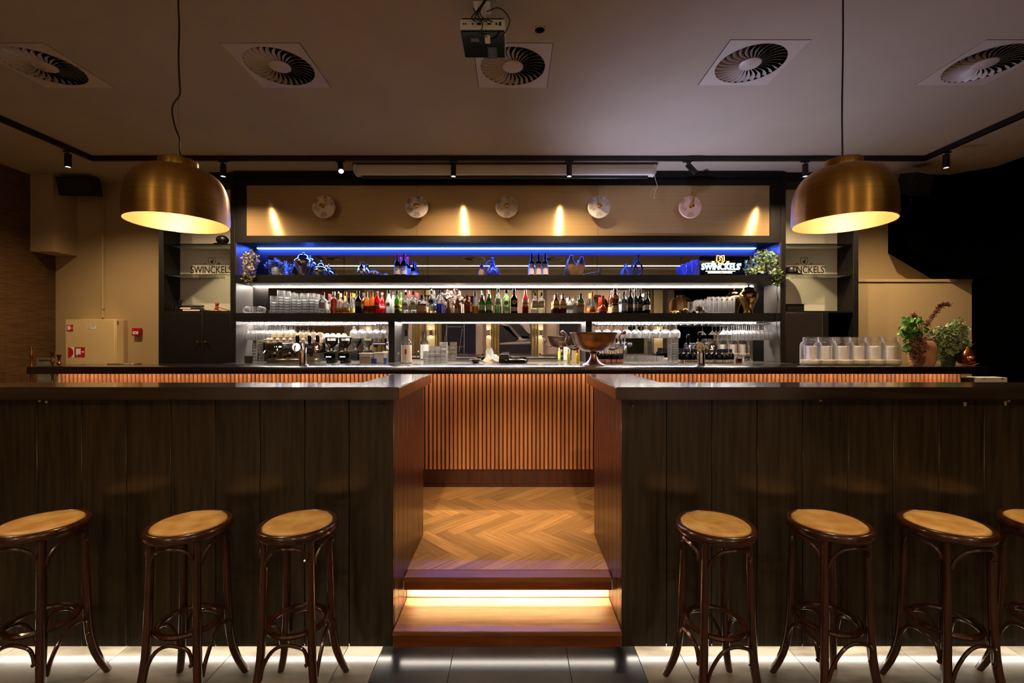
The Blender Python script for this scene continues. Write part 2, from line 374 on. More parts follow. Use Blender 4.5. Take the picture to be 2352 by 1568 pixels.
# boxed duct in the left corner, lower projecting wall and black stair soffit on the right
struct('trim_1', MB().box(XL, -5.285, 5.265, YB, 2.646, CEIL), 'wall')
struct('trim_2', MB().box(3.93, XR, 5.30, YB, .29, 2.325).box(3.93, XR, 5.285, YB, 2.30, 2.33), 'wall')
sf = MB().front([(4.554, CEIL), (4.554, 2.682), (5.145, 2.333), (XR, 2.333), (XR, CEIL)], 5.27, YB)
sf.prism([(5.025, 5.27), (XR, 5.04), (XR, 5.27)], 2.333, CEIL)
struct('trim_3', sf, 'blackwall')
# raised floor: base, parquet boards, border
RZ = .29
rf = thing('raised_floor', 'raised oak herringbone floor in front of the slatted bar', 'floor'); del rf['category']; del rf['label']; rf['kind'] = 'structure'; rf.name = 'floor_raised'
obj('floor_base', MB().box(XL, XR, 2.66, YB, 0, RZ - .012), 'oakstep', rf)
obj('floor_surface', MB().box(XL, -1.25, 2.66, YB, RZ - .012, RZ - .001).box(1.25, XR, 2.66, YB, RZ - .012, RZ - .001).box(-1.25, 1.25, 4.25, YB, RZ - .012, RZ - .001), 'oakstep', rf)
def clip(poly, x0, x1, y0, y1):
    for ax, lim, sg in ((0, x0, 1), (0, x1, -1), (1, y0, 1), (1, y1, -1)):
        o_ = []
        for i in range(len(poly)):
            a, b = poly[i - 1], poly[i]; ia, ib = (a[ax] - lim) * sg >= 0, (b[ax] - lim) * sg >= 0
            if ia != ib:
                t = (lim - a[ax]) / (b[ax] - a[ax]); o_.append((a[0] + t * (b[0] - a[0]), a[1] + t * (b[1] - a[1])))
            if ib: o_.append(b)
        poly = o_
        if not poly: return poly
    return poly
L_, W_ = .47, .094; r45 = math.cos(PI / 4)
def hb(x, y): return ((x + y) * r45, 3.13 + (y - x) * r45)
for k in range(-40, 41):
    for m_ in range(-4, 5):
        for kind in (0, 1):
            if kind == 0: x0, y0, dx, dy = k * W_ + 2 * L_ * m_, k * W_, L_, W_
            else: x0, y0, dx, dy = k * W_ + L_ + 2 * L_ * m_, (k + 1) * W_ - L_, W_, L_
            g_ = .0009
            q = [hb(x0 + g_, y0 + g_), hb(x0 + dx - g_, y0 + g_), hb(x0 + dx - g_, y0 + dy - g_), hb(x0 + g_, y0 + dy - g_)]
            q = clip(q, -1.25, 1.25, 2.652, 4.25)
            if len(q) < 3: continue
            ar = abs(sum(q[i - 1][0] * q[i][1] - q[i][0] * q[i - 1][1] for i in range(len(q)))) / 2
            if ar < .0006: continue
            cxp = sum(p[0] for p in q) / len(q); cyp = sum(p[1] for p in q) / len(q)
            ang = -PI / 4 if kind == 0 else PI / 4       # board direction
            ca, sa = math.cos(-ang), math.sin(-ang)
            loc = [((p[0] - cxp) * ca - (p[1] - cyp) * sa, (p[0] - cxp) * sa + (p[1] - cyp) * ca) for p in q]
            o = obj('plank', MB().prism(loc, -.012, random.uniform(0, .0006)), 'oak', rf, loc=(cxp, cyp, RZ), smooth=0)
            o.rotation_euler = (0, 0, ang)
# dark floor slab and marble tiles
struct('floor', MB().box(XL - .1, XR + .1, YR - .1, YB, -.12, -.012), 'grout')
fl = bpy.data.objects['floor']
tw = .5815
edges_l = [-.685 - .185] + [-.87 - tw * k for k in range(1, 9)]; edges_l = [-.685] + edges_l[:] 
edges_l = [e for e in edges_l if e > XL] + [XL]
edges_r = [.64, .862] + [.862 + tw * k for k in range(1, 9)]; edges_r = [e for e in edges_r if e < XR] + [XR]
cols = [(edges_l[i + 1], edges_l[i], 'tilewhite') for i in range(len(edges_l) - 1)] + [(-.685, -.31, 'tileblack'), (-.31, .28, 'tileblack'), (.28, .64, 'tileblack')] + [(edges_r[i], edges_r[i + 1], 'tilewhite') for i in range(len(edges_r) - 1)]
rows = [2.66, 2.06, 1.48, .9, .32, -.26, -.84, -1.42, -2.0, -2.58, -3.16, -4.0]
for a, b, mm in cols:
    for j in range(len(rows) - 1):
        obj('tile', MB().box(a + .0015, b - .0015, rows[j + 1] + .0015, rows[j] - .0015, -.012, 0, .0008), mm, fl)
# ---------------------------------------------------------------- steps
st = thing('entrance_steps', 'oak steps lit by a strip under the upper nosing between the two bars', 'steps', (-.03, 2.33, 0))
obj('tread', MB().box(-.612, .556, 2.325, 2.64, .112, .136, .004), 'oakstep', st)
obj('fascia', MB().box(-.612, .556, 2.338, 2.36, .05, .112, .002), 'oaknose', st)
obj('riser', MB().box(-.61, .554, 2.645, 2.66, .136, .277), paint('#c9b070', .5), st)
obj('tread', MB().box(-.61, .554, 2.562, 2.65, .262, RZ, .003), 'oakstep', st)
obj('fascia', MB().box(-.61, .554, 2.567, 2.585, .217, .262, .001), 'oaknose', st)
obj('led_strip', MB().box(-.58, .525, 2.592, 2.602, .255, .261), 'stepled', st)
obj('led_strip', MB().box(-.58, .525, 2.366, 2.376, .052, .060), 'floorled', st)
# ---------------------------------------------------------------- near bar partitions
def partition(sgn, face, end, pitch, name_side):
    t = thing('bar_partition', 'dark planked bar front on the %s of the steps' % name_side, 'bar front', ((face + end) / 2, 2.35, 0))
    x = face; k = 0
    while (x - end) * sgn < -1e-3:
        x2 = x + sgn * pitch
        if (x2 - end) * sgn > 0: x2 = end
        a, b = min(x, x2), max(x, x2)
        obj('plank', MB().box(a + .0012, b - .0012, 2.35 + random.uniform(0, .0015), 2.372, .045, 1.322, .002), 'plank', t)
        x = x2; k += 1
    core = MB(); lo, hi = sorted((face + sgn * .02, end))
    core.box(lo, hi, 2.372, 2.47, .045, 1.322)
    lo2, hi2 = sorted((face + sgn * .021, face + sgn * .17)); core.box(lo2, hi2, 2.47, 3.13, .0, 1.322)
    obj('core_panel', core, 'dark', t)
    lo3, hi3 = sorted((face + sgn * .03, end)); obj('plinth', MB().box(lo3, hi3, 2.44, 2.47, 0, .045), paint('#5a544a', .7), t)
    ys_ = [2.351, 2.45, 2.56, 2.66, 2.80, 2.97, 3.13]
    for a, b in zip(ys_, ys_[1:]):
        lo, hi = sorted((face, face + sgn * .02))
        obj('side_plank', MB().box(lo, hi, a + (.022 if a < 2.36 else .001), b - .001, .0 if a > 2.4 else .045, 1.322, .0015), 'mahog', t)
    lo, hi = sorted((face + sgn * .02, end)); obj('led_strip', MB().box(lo + .02, hi, 2.378, 2.386, .036, .044), 'floorled', t)
    return t
tL = partition(-1, -.612, XL, .2285, 'left'); tR = partition(1, .556, XR, .2327, 'right')
# chipped paint spots
ch = MB()
for x, y, w_, h_ in ((2217, 928, 4, 6), (2310, 926, 3, 7), (2318, 921, 3, 3), (1885, 920, 3, 2)):
    X, Z = PX(x, 2.3485), PZ(y, 2.3485); ch.front([(X + math.cos(a) * w_ / 450 * (1 + .3 * math.sin(3 * a)), Z + math.sin(a) * h_ / 450 * (1 + .2 * math.cos(2 * a))) for a in [i * PI / 5 for i in range(10)]], 2.3485, 2.352)
o = obj('paint_chip', ch, 'chip', tR); o['kind'] = 'stuff'
ch = MB()
for x, y, w_, h_ in ((90, 921, 3, 2), (106, 923, 3, 3)):
    X, Z = PX(x, 2.3485), PZ(y, 2.3485); ch.front([(X + math.cos(a) * w_ / 450, Z + math.sin(a) * h_ / 450) for a in [i * PI / 5 for i in range(10)]], 2.3485, 2.352)
o = obj('paint_chip', ch, 'chip', tL); o['kind'] = 'stuff'
def lslab(pts, nm, lab, zt, zb, mat, base):
    mb = MB(); mb.prism(pts, zb, zt)
    bm = bmesh.new(); vs = [bm.verts.new(v) for v in mb.v]
    for f in mb.f: bm.faces.new([vs[i] for i in f])
    bmesh.ops.recalc_face_normals(bm, faces=bm.faces[:])
    bmesh.ops.bevel(bm, geom=bm.edges[:], offset=.004, segments=2, affect='EDGES'); bm.verts.index_update()
    m2 = MB(); m2.v = [tuple(v.co) for v in bm.verts]; m2.f = [[v.index for v in f.verts] for f in bm.faces]; bm.free()
    return tag(obj(nm, m2, mat, smooth=30), lab, 'bar top')
lslab([(XL + .01, 2.25), (-.560, 2.25), (-.560, 3.14), (-.83, 3.14), (-.83, 2.51), (XL + .01, 2.51)], 'bar_top', 'L-shaped dark wooden bar top capping the near left bar front', 1.3855, 1.3235, 'slab', None)
lslab([(XR - .01, 2.25), (.505, 2.25), (.505, 3.14), (.813, 3.14), (.813, 2.53), (XR - .01, 2.53)], 'bar_top', 'L-shaped dark wooden bar top capping the near right bar front', 1.3855, 1.3235, 'slab', None)
for x, s in ((880, 'left'), (1452, 'right')):
    X, Z = PX(x, 2.34), PZ(924, 2.34)
    t = thing('bag_hook', 'small brass hook under the bar top just %s of the steps' % s, 'hook', (X, 2.349, Z))
    obj('screw', MB().tube([(X, 2.349, Z), (X, 2.335, Z)], .003, 6), 'polbrass', t)
    obj('hook', MB().tube(bez([(X, 2.335, Z), (X, 2.325, Z - .008), (X, 2.329, Z - .022), (X, 2.338, Z - .02)], 4), .0028, 6), 'polbrass', t)
# ---------------------------------------------------------------- main bar
t = thing('slatted_bar', 'long bar with a front of upright half-round orange wooden slats', 'bar', (0, 4.2, RZ))
xl, xr = PX(132, 4.15), PX(2207, 4.15)
hr = MB(); pr = [(-.0150, 0)] + [(.0142 * math.cos(a), .019 * math.sin(a) + .004) for a in [PI - PI * i / 6 for i in range(7)]] + [(.0150, 0)]
hr.prism([(x, -y) for x, y in pr], .455, 1.325)
src = None; n = 219; pitch = (xr - xl) / n
for i in range(n):
    X = xl + (i + .5) * pitch
    if src is None: src = obj('slat', hr, 'slat', t, loc=(X, 4.16 - 4.2, -RZ)); 
    else: inst('slat', src, t, (X, 4.16 - 4.2, -RZ))
obj('backing_panel', MB().box(xl, xr, 4.161, 4.19, .455, 1.325), 'slatback', t)
obj('plinth_board', MB().box(xl, xr, 4.165, 4.19, RZ, .453).box(xl, xr, 4.155, 4.165, RZ, RZ + .03), 'mahog', t)
obj('side_panel', MB().box(xl, xl + .03, 4.191, 4.5, RZ, 1.325).box(xr - .03, xr, 4.191, 4.5, RZ, 1.325), 'dark', t)
obj('led_strip', MB().box(xl + .05, xr - .05, 4.085, 4.095, 1.3225, 1.3252), 'warmled', t)
ct = obj('bar_worktop', MB().box(PX(60, 4), PX(2275, 4), 4.0, 4.55, 1.3255, 1.3895, .006), 'slabdark'); tag(ct, 'long near-black worktop on the slatted bar', 'bar top')
CZ = 1.3895
# ---------------------------------------------------------------- back bar shelving
FY, BY = 5.2, 5.55
def zf(y): return PZ(y, FY)
X0, X1, X2, X3 = PX(530, FY), PX(541, FY), PX(1793, FY), PX(1804, FY)
u = thing('back_bar_shelving', 'black wooden back bar with brass header, lit shelves and mirrors', 'shelving', (0, 5.4, RZ))
obj('post', MB().box(X0, X1, FY - .01, BY, RZ, CEIL, .002), 'dark', u)
obj('post', MB().box(X2, X3, FY - .01, BY, RZ, CEIL, .002), 'dark', u)
fz0, fz1 = zf(425), zf(541); bx0, bx1 = PX(565, FY), PX(1769, FY)
fr = MB().box(X1, X2, FY, BY, fz1 - .079, fz1).box(X1, X2, FY, BY, fz0, CEIL).box(X1, bx0, FY, BY, fz1, fz0).box(bx1, X2, FY, BY, fz1, fz0)
obj('header_frame', fr, 'dark', u)
obj('cornice', MB().box(X1, X2, FY - .05, FY, CEIL - .06, CEIL, .004), 'dark', u)
for a, b in ((bx0, PX(957, FY)), (PX(957, FY), PX(1374, FY)), (PX(1374, FY), bx1)):
    obj('brass_sheet', MB().box(a + .001, b - .001, FY + .012, FY + .02, fz1, fz0), 'brasspanel', u)
obj('header_core', MB().box(bx0, bx1, FY + .021, BY, fz1, fz0), 'dark', u)
S1t, S1b, S2t, S2b = zf(632), zf(650), zf(719), zf(738)
def shelfmb(zb, zt):
    pl = [(X1 + .001, BY - .001), (X1 + .001, FY + .0)] + [(X1 + .03 + .03 * math.cos(a), FY - .03 + .03 + .03 * math.sin(a)) for a in (PI, PI * 1.25, PI * 1.5)]
    pl = [(X1 + .001, BY - .02), (X1 + .001, FY), (X1 + .01, FY - .02), (X1 + .03, FY - .03), (X2 - .03, FY - .03), (X2 - .01, FY - .02), (X2 - .001, FY), (X2 - .001, BY - .02)]
    return MB().prism(pl, zb, zt)
obj('shelf', shelfmb(S1b, S1t), 'dark', u); obj('shelf', shelfmb(S2b, S2t), 'dark', u)
BC = 1.372
for a, b in ((S1t, fz1 - .08), (S2t, S1b), (BC, S2b)):
    for xx in (X1 + .001, X2 - .006): obj('side_lining', MB().box(xx, xx + .005, FY, BY - .012, a, b), paint('#4a4440', .4), u)
obj('back_panel', MB().box(X1, X2, BY - .012, BY, RZ, fz1 - .08), pbr('back_board', '#221f1d', .8, spec=.15), u)
for a, b in ((893, 907), (1345, 1359)):
    obj('divider', MB().box(PX(a, FY), PX(b, FY), FY - .01, BY - .02, BC, S2b - .001), 'dark', u)
MX = [PX(618, BY), PX(972, BY), PX(1360, BY), PX(1728, BY)]
for (z0, z1) in ((S1t, PZ(587, BY)), (S2t, PZ(662, BY)), (BC + .0, PZ(743, BY))):
    for i, (a, b) in enumerate(zip(MX, MX[1:])):
        o = obj('mirror_panel', MB().box(a + .001, b - .001, BY - .016, BY - .0125, z0, z1), 'mirror', u)
obj('led_strip', MB().box(PX(590, 5.5), X2 - .12, 5.500, 5.5375, fz1 - .085, fz1 - .0795), 'blueled', u)['label'] = 'blue glowing strip'
obj('led_diffuser', MB().box(PX(590, 5.5), X2 - .12, 5.497, 5.4995, fz1 - .0855, fz1 - .0805), 'blueledcore', u)
obj('led_strip', MB().box(PX(585, 5.53), X2 - .15, 5.500, 5.5375, S1b - .006, S1b - .0005), 'whiteled', u)
obj('led_strip', MB().box(PX(575, 5.5), PX(893, 5.5) - .03, 5.500, 5.5375, S2b - .006, S2b - .0005).box(PX(912, 5.5), PX(1342, 5.5), 5.500, 5.5375, S2b - .006, S2b - .0005).box(PX(1362, 5.5), X2 - .12, 5.500, 5.5375, S2b - .006, S2b - .0005), 'whiteled', u)
tag(obj('back_counter', MB().box(X1 + .01, X2 - .01, 4.93, BY - .017, BC - .04, BC - .0005, .003), 'tray'), 'steel work counter under the back bar shelves', 'counter')
tag(obj('base_cabinet', MB().box(X1 + .02, X2 - .02, 4.97, 5.19, RZ, BC - .041), 'dark'), 'dark cabinet run below the steel work counter', 'cabinet')
# ---------------------------------------------------------------- side display cabinets
def logo(parent, cx, cy, D, w_, mat, mat2):
    text('lettering', "SWINCKELS'", PZ(0, D) * 0 + .118, mat, parent, (cx, cy, PZ(627, D)), width=w_, extrude=.0008, bold=.001)
    text('lettering', 'SUPERIOR PILSNER', .026, mat2, parent, (cx, cy, PZ(639, D)), width=w_ * .62, extrude=.0006)
    X, Z = cx, PZ(601, D); s = .05
    sh = [(-.8, 1), (0, .88), (.8, 1), (.85, .1), (.6, -.55), (0, -1), (-.6, -.55), (-.85, .1)]
    o_ = MB(); n_ = len(sh); outer = [(X + a * s, Z + b * s) for a, b in sh]
    o_.tube([(a, cy, b) for a, b in outer], .0028, 4, closed=True)
    lion = [(-.35, -.45), (-.1, -.2), (-.4, 0), (-.25, .25), (0, .1), (.15, .5), (.35, .55), (.3, .2), (.15, -.1), (.35, -.35), (.15, -.5), (0, -.3)]
    o_.front([(X + a * s, Z + b * s) for a, b in lion], cy - .001, cy + .001)
    o_.box(X - w_ * .46, X - s * 1.1, cy - .001, cy + .001, PZ(607.3, D), PZ(606.8, D) + .001).box(X + s * 1.1, X + w_ * .46, cy - .001, cy + .001, PZ(607.3, D), PZ(606.8, D) + .001)
    o_.box(X - w_ * .4, X + w_ * .46, cy - .001, cy + .001, PZ(632.3, D), PZ(631.8, D) + .001)
    obj('emblem', o_, mat, parent)
    text('lettering', '16', .03, mat, parent, (cx - .085, cy, PZ(609, D) + .01)); text('lettering', '80', .03, mat, parent, (cx + .085, cy, PZ(609, D) + .01))
def cabinet(xa, xb, side, lx):
    t = thing('display_cabinet', 'dark display cabinet with glass shelves %s of the back bar' % side, 'cabinet', ((xa + xb) / 2, 5.4, RZ))
    out_x = xa if side == 'left' else xb; s = 1 if side == 'left' else -1
    lo, hi = sorted((out_x, out_x + s * .058)); obj('side_panel', MB().box(lo, hi, FY, BY, RZ, CEIL, .002), 'dark', t)
    ia, ib = (xa + .058, xb - .001) if side == 'left' else (xa + .001, xb - .058)
    obj('header', MB().box(ia, ib, FY, BY, zf(418), CEIL), 'dark', t)
    o = obj('back_board', MB().box(ia, ib, BY - .09, BY, zf(713.7), zf(418)), 'white', t)
    # dark strip beside the board
    lo, hi = sorted((out_x + s * .0585, out_x + s * .085)); 
    obj('shelf', MB().box(ia, ib, FY + .005, BY, zf(713.7) - .02, zf(713.7)), 'dark', t)
    for py in (558.5, 628.5):
        g_ = obj('glass_shelf', MB().box(ia + .003, ib - .003, FY + .02, BY - .095, zf(py) - .008, zf(py)), 'glassshelf', t)
        pin = MB()
        for px_ in (ia, ib):
            for yy in (FY + .05, BY - .13): pin.tube([(px_ + (.001 if px_ == ia else -.001), yy, zf(py) - .014), (px_ + (.02 if px_ == ia else -.02), yy, zf(py) - .014)], .005, 6)
        obj('shelf_pin', pin, 'polbrass', g_)
    logo(o, lx, BY - .0915, BY - .09, .505, 'ink', 'inkgrey')
    zc = zf(713.7) - .021
    if side == 'left':
        mid = (ia + ib) / 2 + .06
        for a, b, kx in ((ia, mid, mid - .045), (mid, ib, mid + .045)):
            d = obj('door', MB().box(a + .002, b - .002, FY, FY + .02, RZ + .1, zc, .002), 'dark', t)
            obj('knob', MB().sphere((kx, FY - .018, zf(785)), .011, 10, 6).tube([(kx, FY, zf(785)), (kx, FY - .012, zf(785))], .005, 6), 'polbrass', d)
        obj('carcass', MB().box(ia, ib, FY + .021, BY, RZ, zc), 'dark', t)
    else:
        xm = PX(1889, FY)
        obj('door', MB().box(ia + .002, xm, FY, FY + .02, RZ + .1, zc, .002), paint('#241c19', .4), t)
        obj('divider', MB().box(xm + .001, xm + .07, FY, BY, RZ, zc, .002), 'dark', t)
        obj('carcass', MB().box(ia, xm, FY + .021, BY, RZ, zc).box(xm + .071, ib, BY - .03, BY, RZ, zc).box(xm + .071, ib, FY + .02, BY - .03, RZ, RZ + .1), 'blackwall', t)
    return t
cabinet(PX(364, FY), X0 - .001, 'left', PX(487, 5.46))
cabinet(X3 + .001, PX(1972, FY), 'right', PX(1847, 5.46))
# ---------------------------------------------------------------- round marble sconces
def marble(name, a, b):
    return pbr(name, a, .25, col2=b, scale=(14, 14, 14), detail=8, contrast=(.42, .66))
sc_defs = [(743, '#fff0de', '#b88868', 'cream marble disc sconce with brown specks, first from the left on the brass sheet'),
           (957, '#fff2e6', '#9a8478', 'marble disc sconce with a dark red crack, second on the brass sheet'),
           (1164, '#eedcc0', '#a8a48c', 'grey-green marble disc sconce in the middle of the brass sheet'),
           (1376, '#f4e8da', '#b8a898', 'pale grey marble disc sconce, fourth on the brass sheet'),
           (1586, '#f8d4ba', '#d49c80', 'pinkish marble disc sconce at the right end of the brass sheet')]
for px_, a, b, lab in sc_defs:
    D = 5.10; X, Z = PX(px_, D), PZ(474.5, D); r = 26 * D / F
    t = thing('disc_sconce', lab, 'wall lamp', (X, FY + .012, Z), group='round marble sconces on the brass sheet')
    rot = Matrix.Translation((X, 0, Z)) @ Matrix.Rotation(PI / 2, 4, 'X')
    mb = MB().lathe([(0, 0), (r - .004, 0), (r, .004), (r, .02), (r - .004, .024), (0, .024)], 40); mb.xf(Matrix.Translation((X, D + .024, Z)) @ Matrix.Rotation(PI / 2, 4, 'X')); obj('disc', mb, marble('marble_' + str(px_), a, b), t)
    mb = MB().cyl((0, 0, 0), .035, FY + .011 - D - .025, 20); mb.xf(Matrix.Translation((X, FY + .011, Z)) @ Matrix.Rotation(PI / 2, 4, 'X')); obj('mount', mb, 'agedbrass', t)
    mb = MB().lathe([(0, 0), (.018, 0), (.018, .012), (.011, .016), (.013, .03), (.021, .042), (.024, .055), (.019, .07), (0, .078)], 20); mb.xf(Matrix.Translation((X, D, Z)) @ Matrix.Rotation(PI / 2, 4, 'X')); obj('bulb', mb, 'polbrass', t)
# ---------------------------------------------------------------- ceiling vents
vr = .225
def vent_mesh():
    mb = MB(); n_ = 48; vs = []; fs = []
    for z in (0, -.004):
        for k in range(n_):
            a = 2 * PI * k / n_; vs.append((vr * math.cos(a), vr * math.sin(a), z))
        for k in range(n_):
            a = 2 * PI * k / n_; q = 1 / max(abs(math.cos(a)), abs(math.sin(a))); e = VH - .004; vs.append((e * q * math.cos(a), e * q * math.sin(a), z))
    for k in range(n_):
        j = (k + 1) % n_
        fs += [(k, j, n_ + j, n_ + k), (2 * n_ + k, 3 * n_ + k, 3 * n_ + j, 2 * n_ + j), (k, 2 * n_ + k, 2 * n_ + j, j), (n_ + k, n_ + j, 3 * n_ + j, 3 * n_ + k)]
    return mb.add(vs, fs)
def blade():
    vs = []; n_ = 7
    for i in range(n_):
        s = i / (n_ - 1); r = .068 + (vr - .070) * s; w_ = .0040 + .0135 * s 
        th = -.13 * math.sin(PI * s) + .05 * s
        c_, s_ = math.cos(th), math.sin(th); tilt = .62
        for e in (-1, 1):
            for zz in (0, -.0012):
                x, y, z = r, e * w_ * math.cos(tilt), e * w_ * math.sin(tilt) + zz
                vs.append((x * c_ - y * s_, x * s_ + y * c_, z))
    fs = []
    for i in range(n_ - 1):
        a, b = 4 * i, 4 * (i + 1)
        fs += [(a, a + 2, b + 2, b), (a + 1, b + 1, b + 3, a + 3), (a, b, b + 1, a + 1), (a + 2, a + 3, b + 3, b + 2)]
    fs += [(0, 1, 3, 2), (4 * n_ - 4, 4 * n_ - 2, 4 * n_ - 1, 4 * n_ - 3)]
    return MB().add(vs, fs)
vt = thing('ceiling_vent', 'x', 'vent', (0, 0, 0))
obj('plate', vent_mesh(), 'vent', vt)
obj('hub', MB().lathe([(0, -.004), (.068, -.004), (.072, -.001), (.072, .004), (0, .004)], 32).cyl((0, 0, -.007), .006, .003, 8), 'vent', vt)
bl = obj('blade', blade(), 'vent', vt, loc=(0, 0, -.001 + .004), smooth=60)
NB = 30
for k in range(1, NB): inst('blade', bl, vt, (0, 0, .003), (0, 0, 2 * PI * k / NB))
obj('housing', MB().lathe([(.238, .001), (.24, .10), (0, .10)], 32), 'hole', vt, smooth=30)
vlab = ['square swirl vent at the far left of the ceiling, cut by the frame', 'square swirl vent above the left pendant lamp', 'square swirl vent partly behind the projector', 'lilac-lit square swirl vent between projector and right pendant cord', 'square swirl vent at the far right of the ceiling', 'rear swirl vent seen as a reflection above the jars, left', 'rear swirl vent seen in the mirror left of centre', 'rear swirl vent seen in the mirror right of centre']
for i, (x, y) in enumerate(VENTS):
    o = vt if i == 0 else dup(vt, (0, 0, 0)); o.location = (x, y, CEIL + .001); o['label'] = vlab[i]; o['group'] = 'square swirl vents in the ceiling'
t = thing('ceiling_cable_hole', 'small round dark hole in the ceiling right of the projector', 'ceiling hole', (.166, 2.82, CEIL))
mb = MB().lathe([(.030, -.003), (.036, -.002), (.037, .0), (.030, .0), (.030, -.003)], 24, (.166, 2.821, CEIL - .001)); obj('rim', mb, 'ceiling', t)
obj('sleeve', MB().lathe([(.0305, 0), (.0305, .09), (0, .09)], 24, (.166, 2.821, CEIL)), 'hole', t)
# smoke detector
tag(obj('smoke_detector', MB().lathe([(0, 0), (.05, 0), (.055, -.02), (.035, -.035), (0, -.037)], 24, (PX(2010, 5.0), 4.98, CEIL)), 'whiteplastic'), 'white round smoke detector beside the right pendant shade', 'detector')
tag(obj('ceiling_cap', MB().lathe([(0, -.0005), (.055, -.0015), (.056, .0), (0, 0)], 28, (PX(1989, 4.29), 4.29, CEIL)), 'ceiling'), 'flat painted round cover plate on the ceiling near the right cord', 'cover plate')
# ---------------------------------------------------------------- track and spots
tx0, tx1 = PX(208, TD), PX(2127, TD)
t = thing('lighting_track', 'black three-sided lighting track under the ceiling', 'light track', (0, TD, CEIL))
obj('rail', MB().box(tx0 - .018, tx1 + .018, TD, TD + .036, CEIL - .048, CEIL - .001), 'black', t)
obj('rail', MB().box(tx0 - .018, tx0 + .018, .6, TD - .001, CEIL - .048, CEIL - .001), 'black', t)
obj('rail', MB().box(tx1 - .018, tx1 + .018, .6, TD - .001, CEIL - .048, CEIL - .001), 'black', t)
slab_ = ['black track spot on the left return of the track, over the fire hose cabinet', 'black track spot right of the left pendant shade', 'tilted black track spot glaring above the left marble sconce', 'black track spot in front of the screen case, left of centre', 'black track spot in front of the screen case, right of centre', 'black track spot tilted to the right past the screen case', 'black track spot just left of the right pendant', 'black track spot on the right return of the track']
for i, (x, y, tl) in enumerate(SPOTS):
    yy = y + (.018 if i not in (0, 7) else 0); xx = x if i not in (0, 7) else (tx0 if i == 0 else tx1)
    t = thing('track_spot', slab_[i], 'spotlight', (xx, yy, CEIL - .049), group='black cylinder spots on the track')
    obj('adapter', MB().box(xx - .045, xx + .045, yy - .012, yy + .012, CEIL - .064, CEIL - .049, .002), 'black', t)
    obj('stem', MB().tube([(xx, yy, CEIL - .064), (xx, yy, CEIL - .088)], .007, 8), 'black', t)
    top = Vector((xx, yy, CEIL - .082)); d = Vector((tl[0] * .9, tl[1] * .9, -.14)).normalized() if tl else Vector((0, 0, -1))
    Mx = Matrix.Translation(top) @ (-d).to_track_quat('Z', 'Y').to_matrix().to_4x4()
    obj('barrel', MB().lathe([(0, .0), (.026, 0), (.028, -.003), (.028, -.13), (.0235, -.13), (.0235, -.118), (0, -.118)], 24).xf(Mx), 'black', t)
    obj('lens', MB().lathe([(0, -.1185), (.0225, -.1185), (.0225, -.122), (0, -.1225)], 20).xf(Mx), 'lensbright' if i == 2 else 'spotface', t)
# screen case
D = 4.9; a, b = PX(812, D), PX(1508, D); zt, zb = CEIL - .026, PZ(400, D)
t = thing('projection_screen', 'long white roll-up projection screen case under the ceiling', 'screen', ((a + b) / 2, D, zb))
obj('case', MB().box(a + .03, b - .03, D, D + .09, zb, zt, .006), 'white', t)
obj('end_cap', MB().front([(a, zt), (a, zb + .03), (a + .012, zb), (a + .03, zb), (a + .03, zt)], D - .003, D + .093), 'white', t)
obj('end_cap', MB().front([(b, zt), (b, zb + .03), (b - .012, zb), (b - .03, zb), (b - .03, zt)], D - .003, D + .093), 'white', t)
obj('weight_bar', MB().tube([(a + .08, D + .05, zb - .017), (b - .08, D + .05, zb - .017)], .016, 10), 'black', t)
obj('fixing_board', MB().box(a - .02, b + .02, D + .02, D + .11, zt, CEIL, .002), paint('#5a3a20', .5), t)
xw = PX(1503, D)
obj('pull_cord', MB().tube(bez([(xw, D, zb), (xw + .012, D, zb - .06), (xw + .028, D - .01, zb - .13), (xw + .005, D, zb - .19), (xw - .005, D, zb - .24), (xw + .002, D, zb - .26)], 5), .0035, 5).tube(bez([(xw + .005, D, zb - .15), (xw - .03, D, zb - .18), (xw - .042, D, zb - .24)], 4), .002, 5), 'paper', t)
# projector
PJ = (PX(1108, 2.6), 2.61, H + 1.70)
t = thing('projector', 'black ceiling projector with white connector panel and loose cables', 'projector', PJ)
x0, x1 = PX(1056, 2.5), PX(1162, 2.5) - .004
obj('housing', MB().box(x0, x1, 2.5, 2.74, PJ[2] + .002, PJ[2] + .062, .01), 'whiteplastic', t)
obj('underside', MB().box(x0 + .004, x1 - .004, 2.505, 2.738, PJ[2] - .006, PJ[2] + .004, .004), 'blackgloss', t)
obj('top_shell', MB().box(x0 + .006, x1 - .006, 2.52, 2.73, PJ[2] + .058, PJ[2] + .082, .008), 'black', t)
ports = MB()
for i, (dx, w_, h_) in enumerate(((.02, .008, .008), (.032, .008, .008), (.07, .008, .008), (.105, .022, .012), (.16, .02, .008), (.20, .01, .01), (.22, .012, .02))):
    ports.box(x0 + dx - w_ / 2, x0 + dx + w_ / 2, 2.4975, 2.4995, PJ[2] + .032 - h_ / 2, PJ[2] + .032 + h_ / 2)
obj('port', ports, 'black', t)
obj('lens_recess', MB().box(x1 - .105, x1 - .05, 2.63, 2.742, PJ[2] - .011, PJ[2] - .004, .003), 'darkgrey', t)
mb = MB().lathe([(0, 0), (.024, 0), (.026, .01), (.02, .03), (0, .022)], 24); mb.xf(Matrix.Translation((x1 - .078, 2.738, PJ[2] + .018)) @ Matrix.Rotation(-PI / 2, 4, 'X')); obj('lens', mb, 'copper', t)
obj('cable_tape', MB().front([(0, 0)], 0, 0) if 0 else MB().box(x1 - .115, x1 - .085, 2.53, 2.60, PJ[2] - .010, PJ[2] - .0065, .001), 'paper', t)
obj('rating_label', MB().box(x0 + .055, x0 + .10, 2.56, 2.59, PJ[2] - .0075, PJ[2] - .006), 'inkgrey', t)
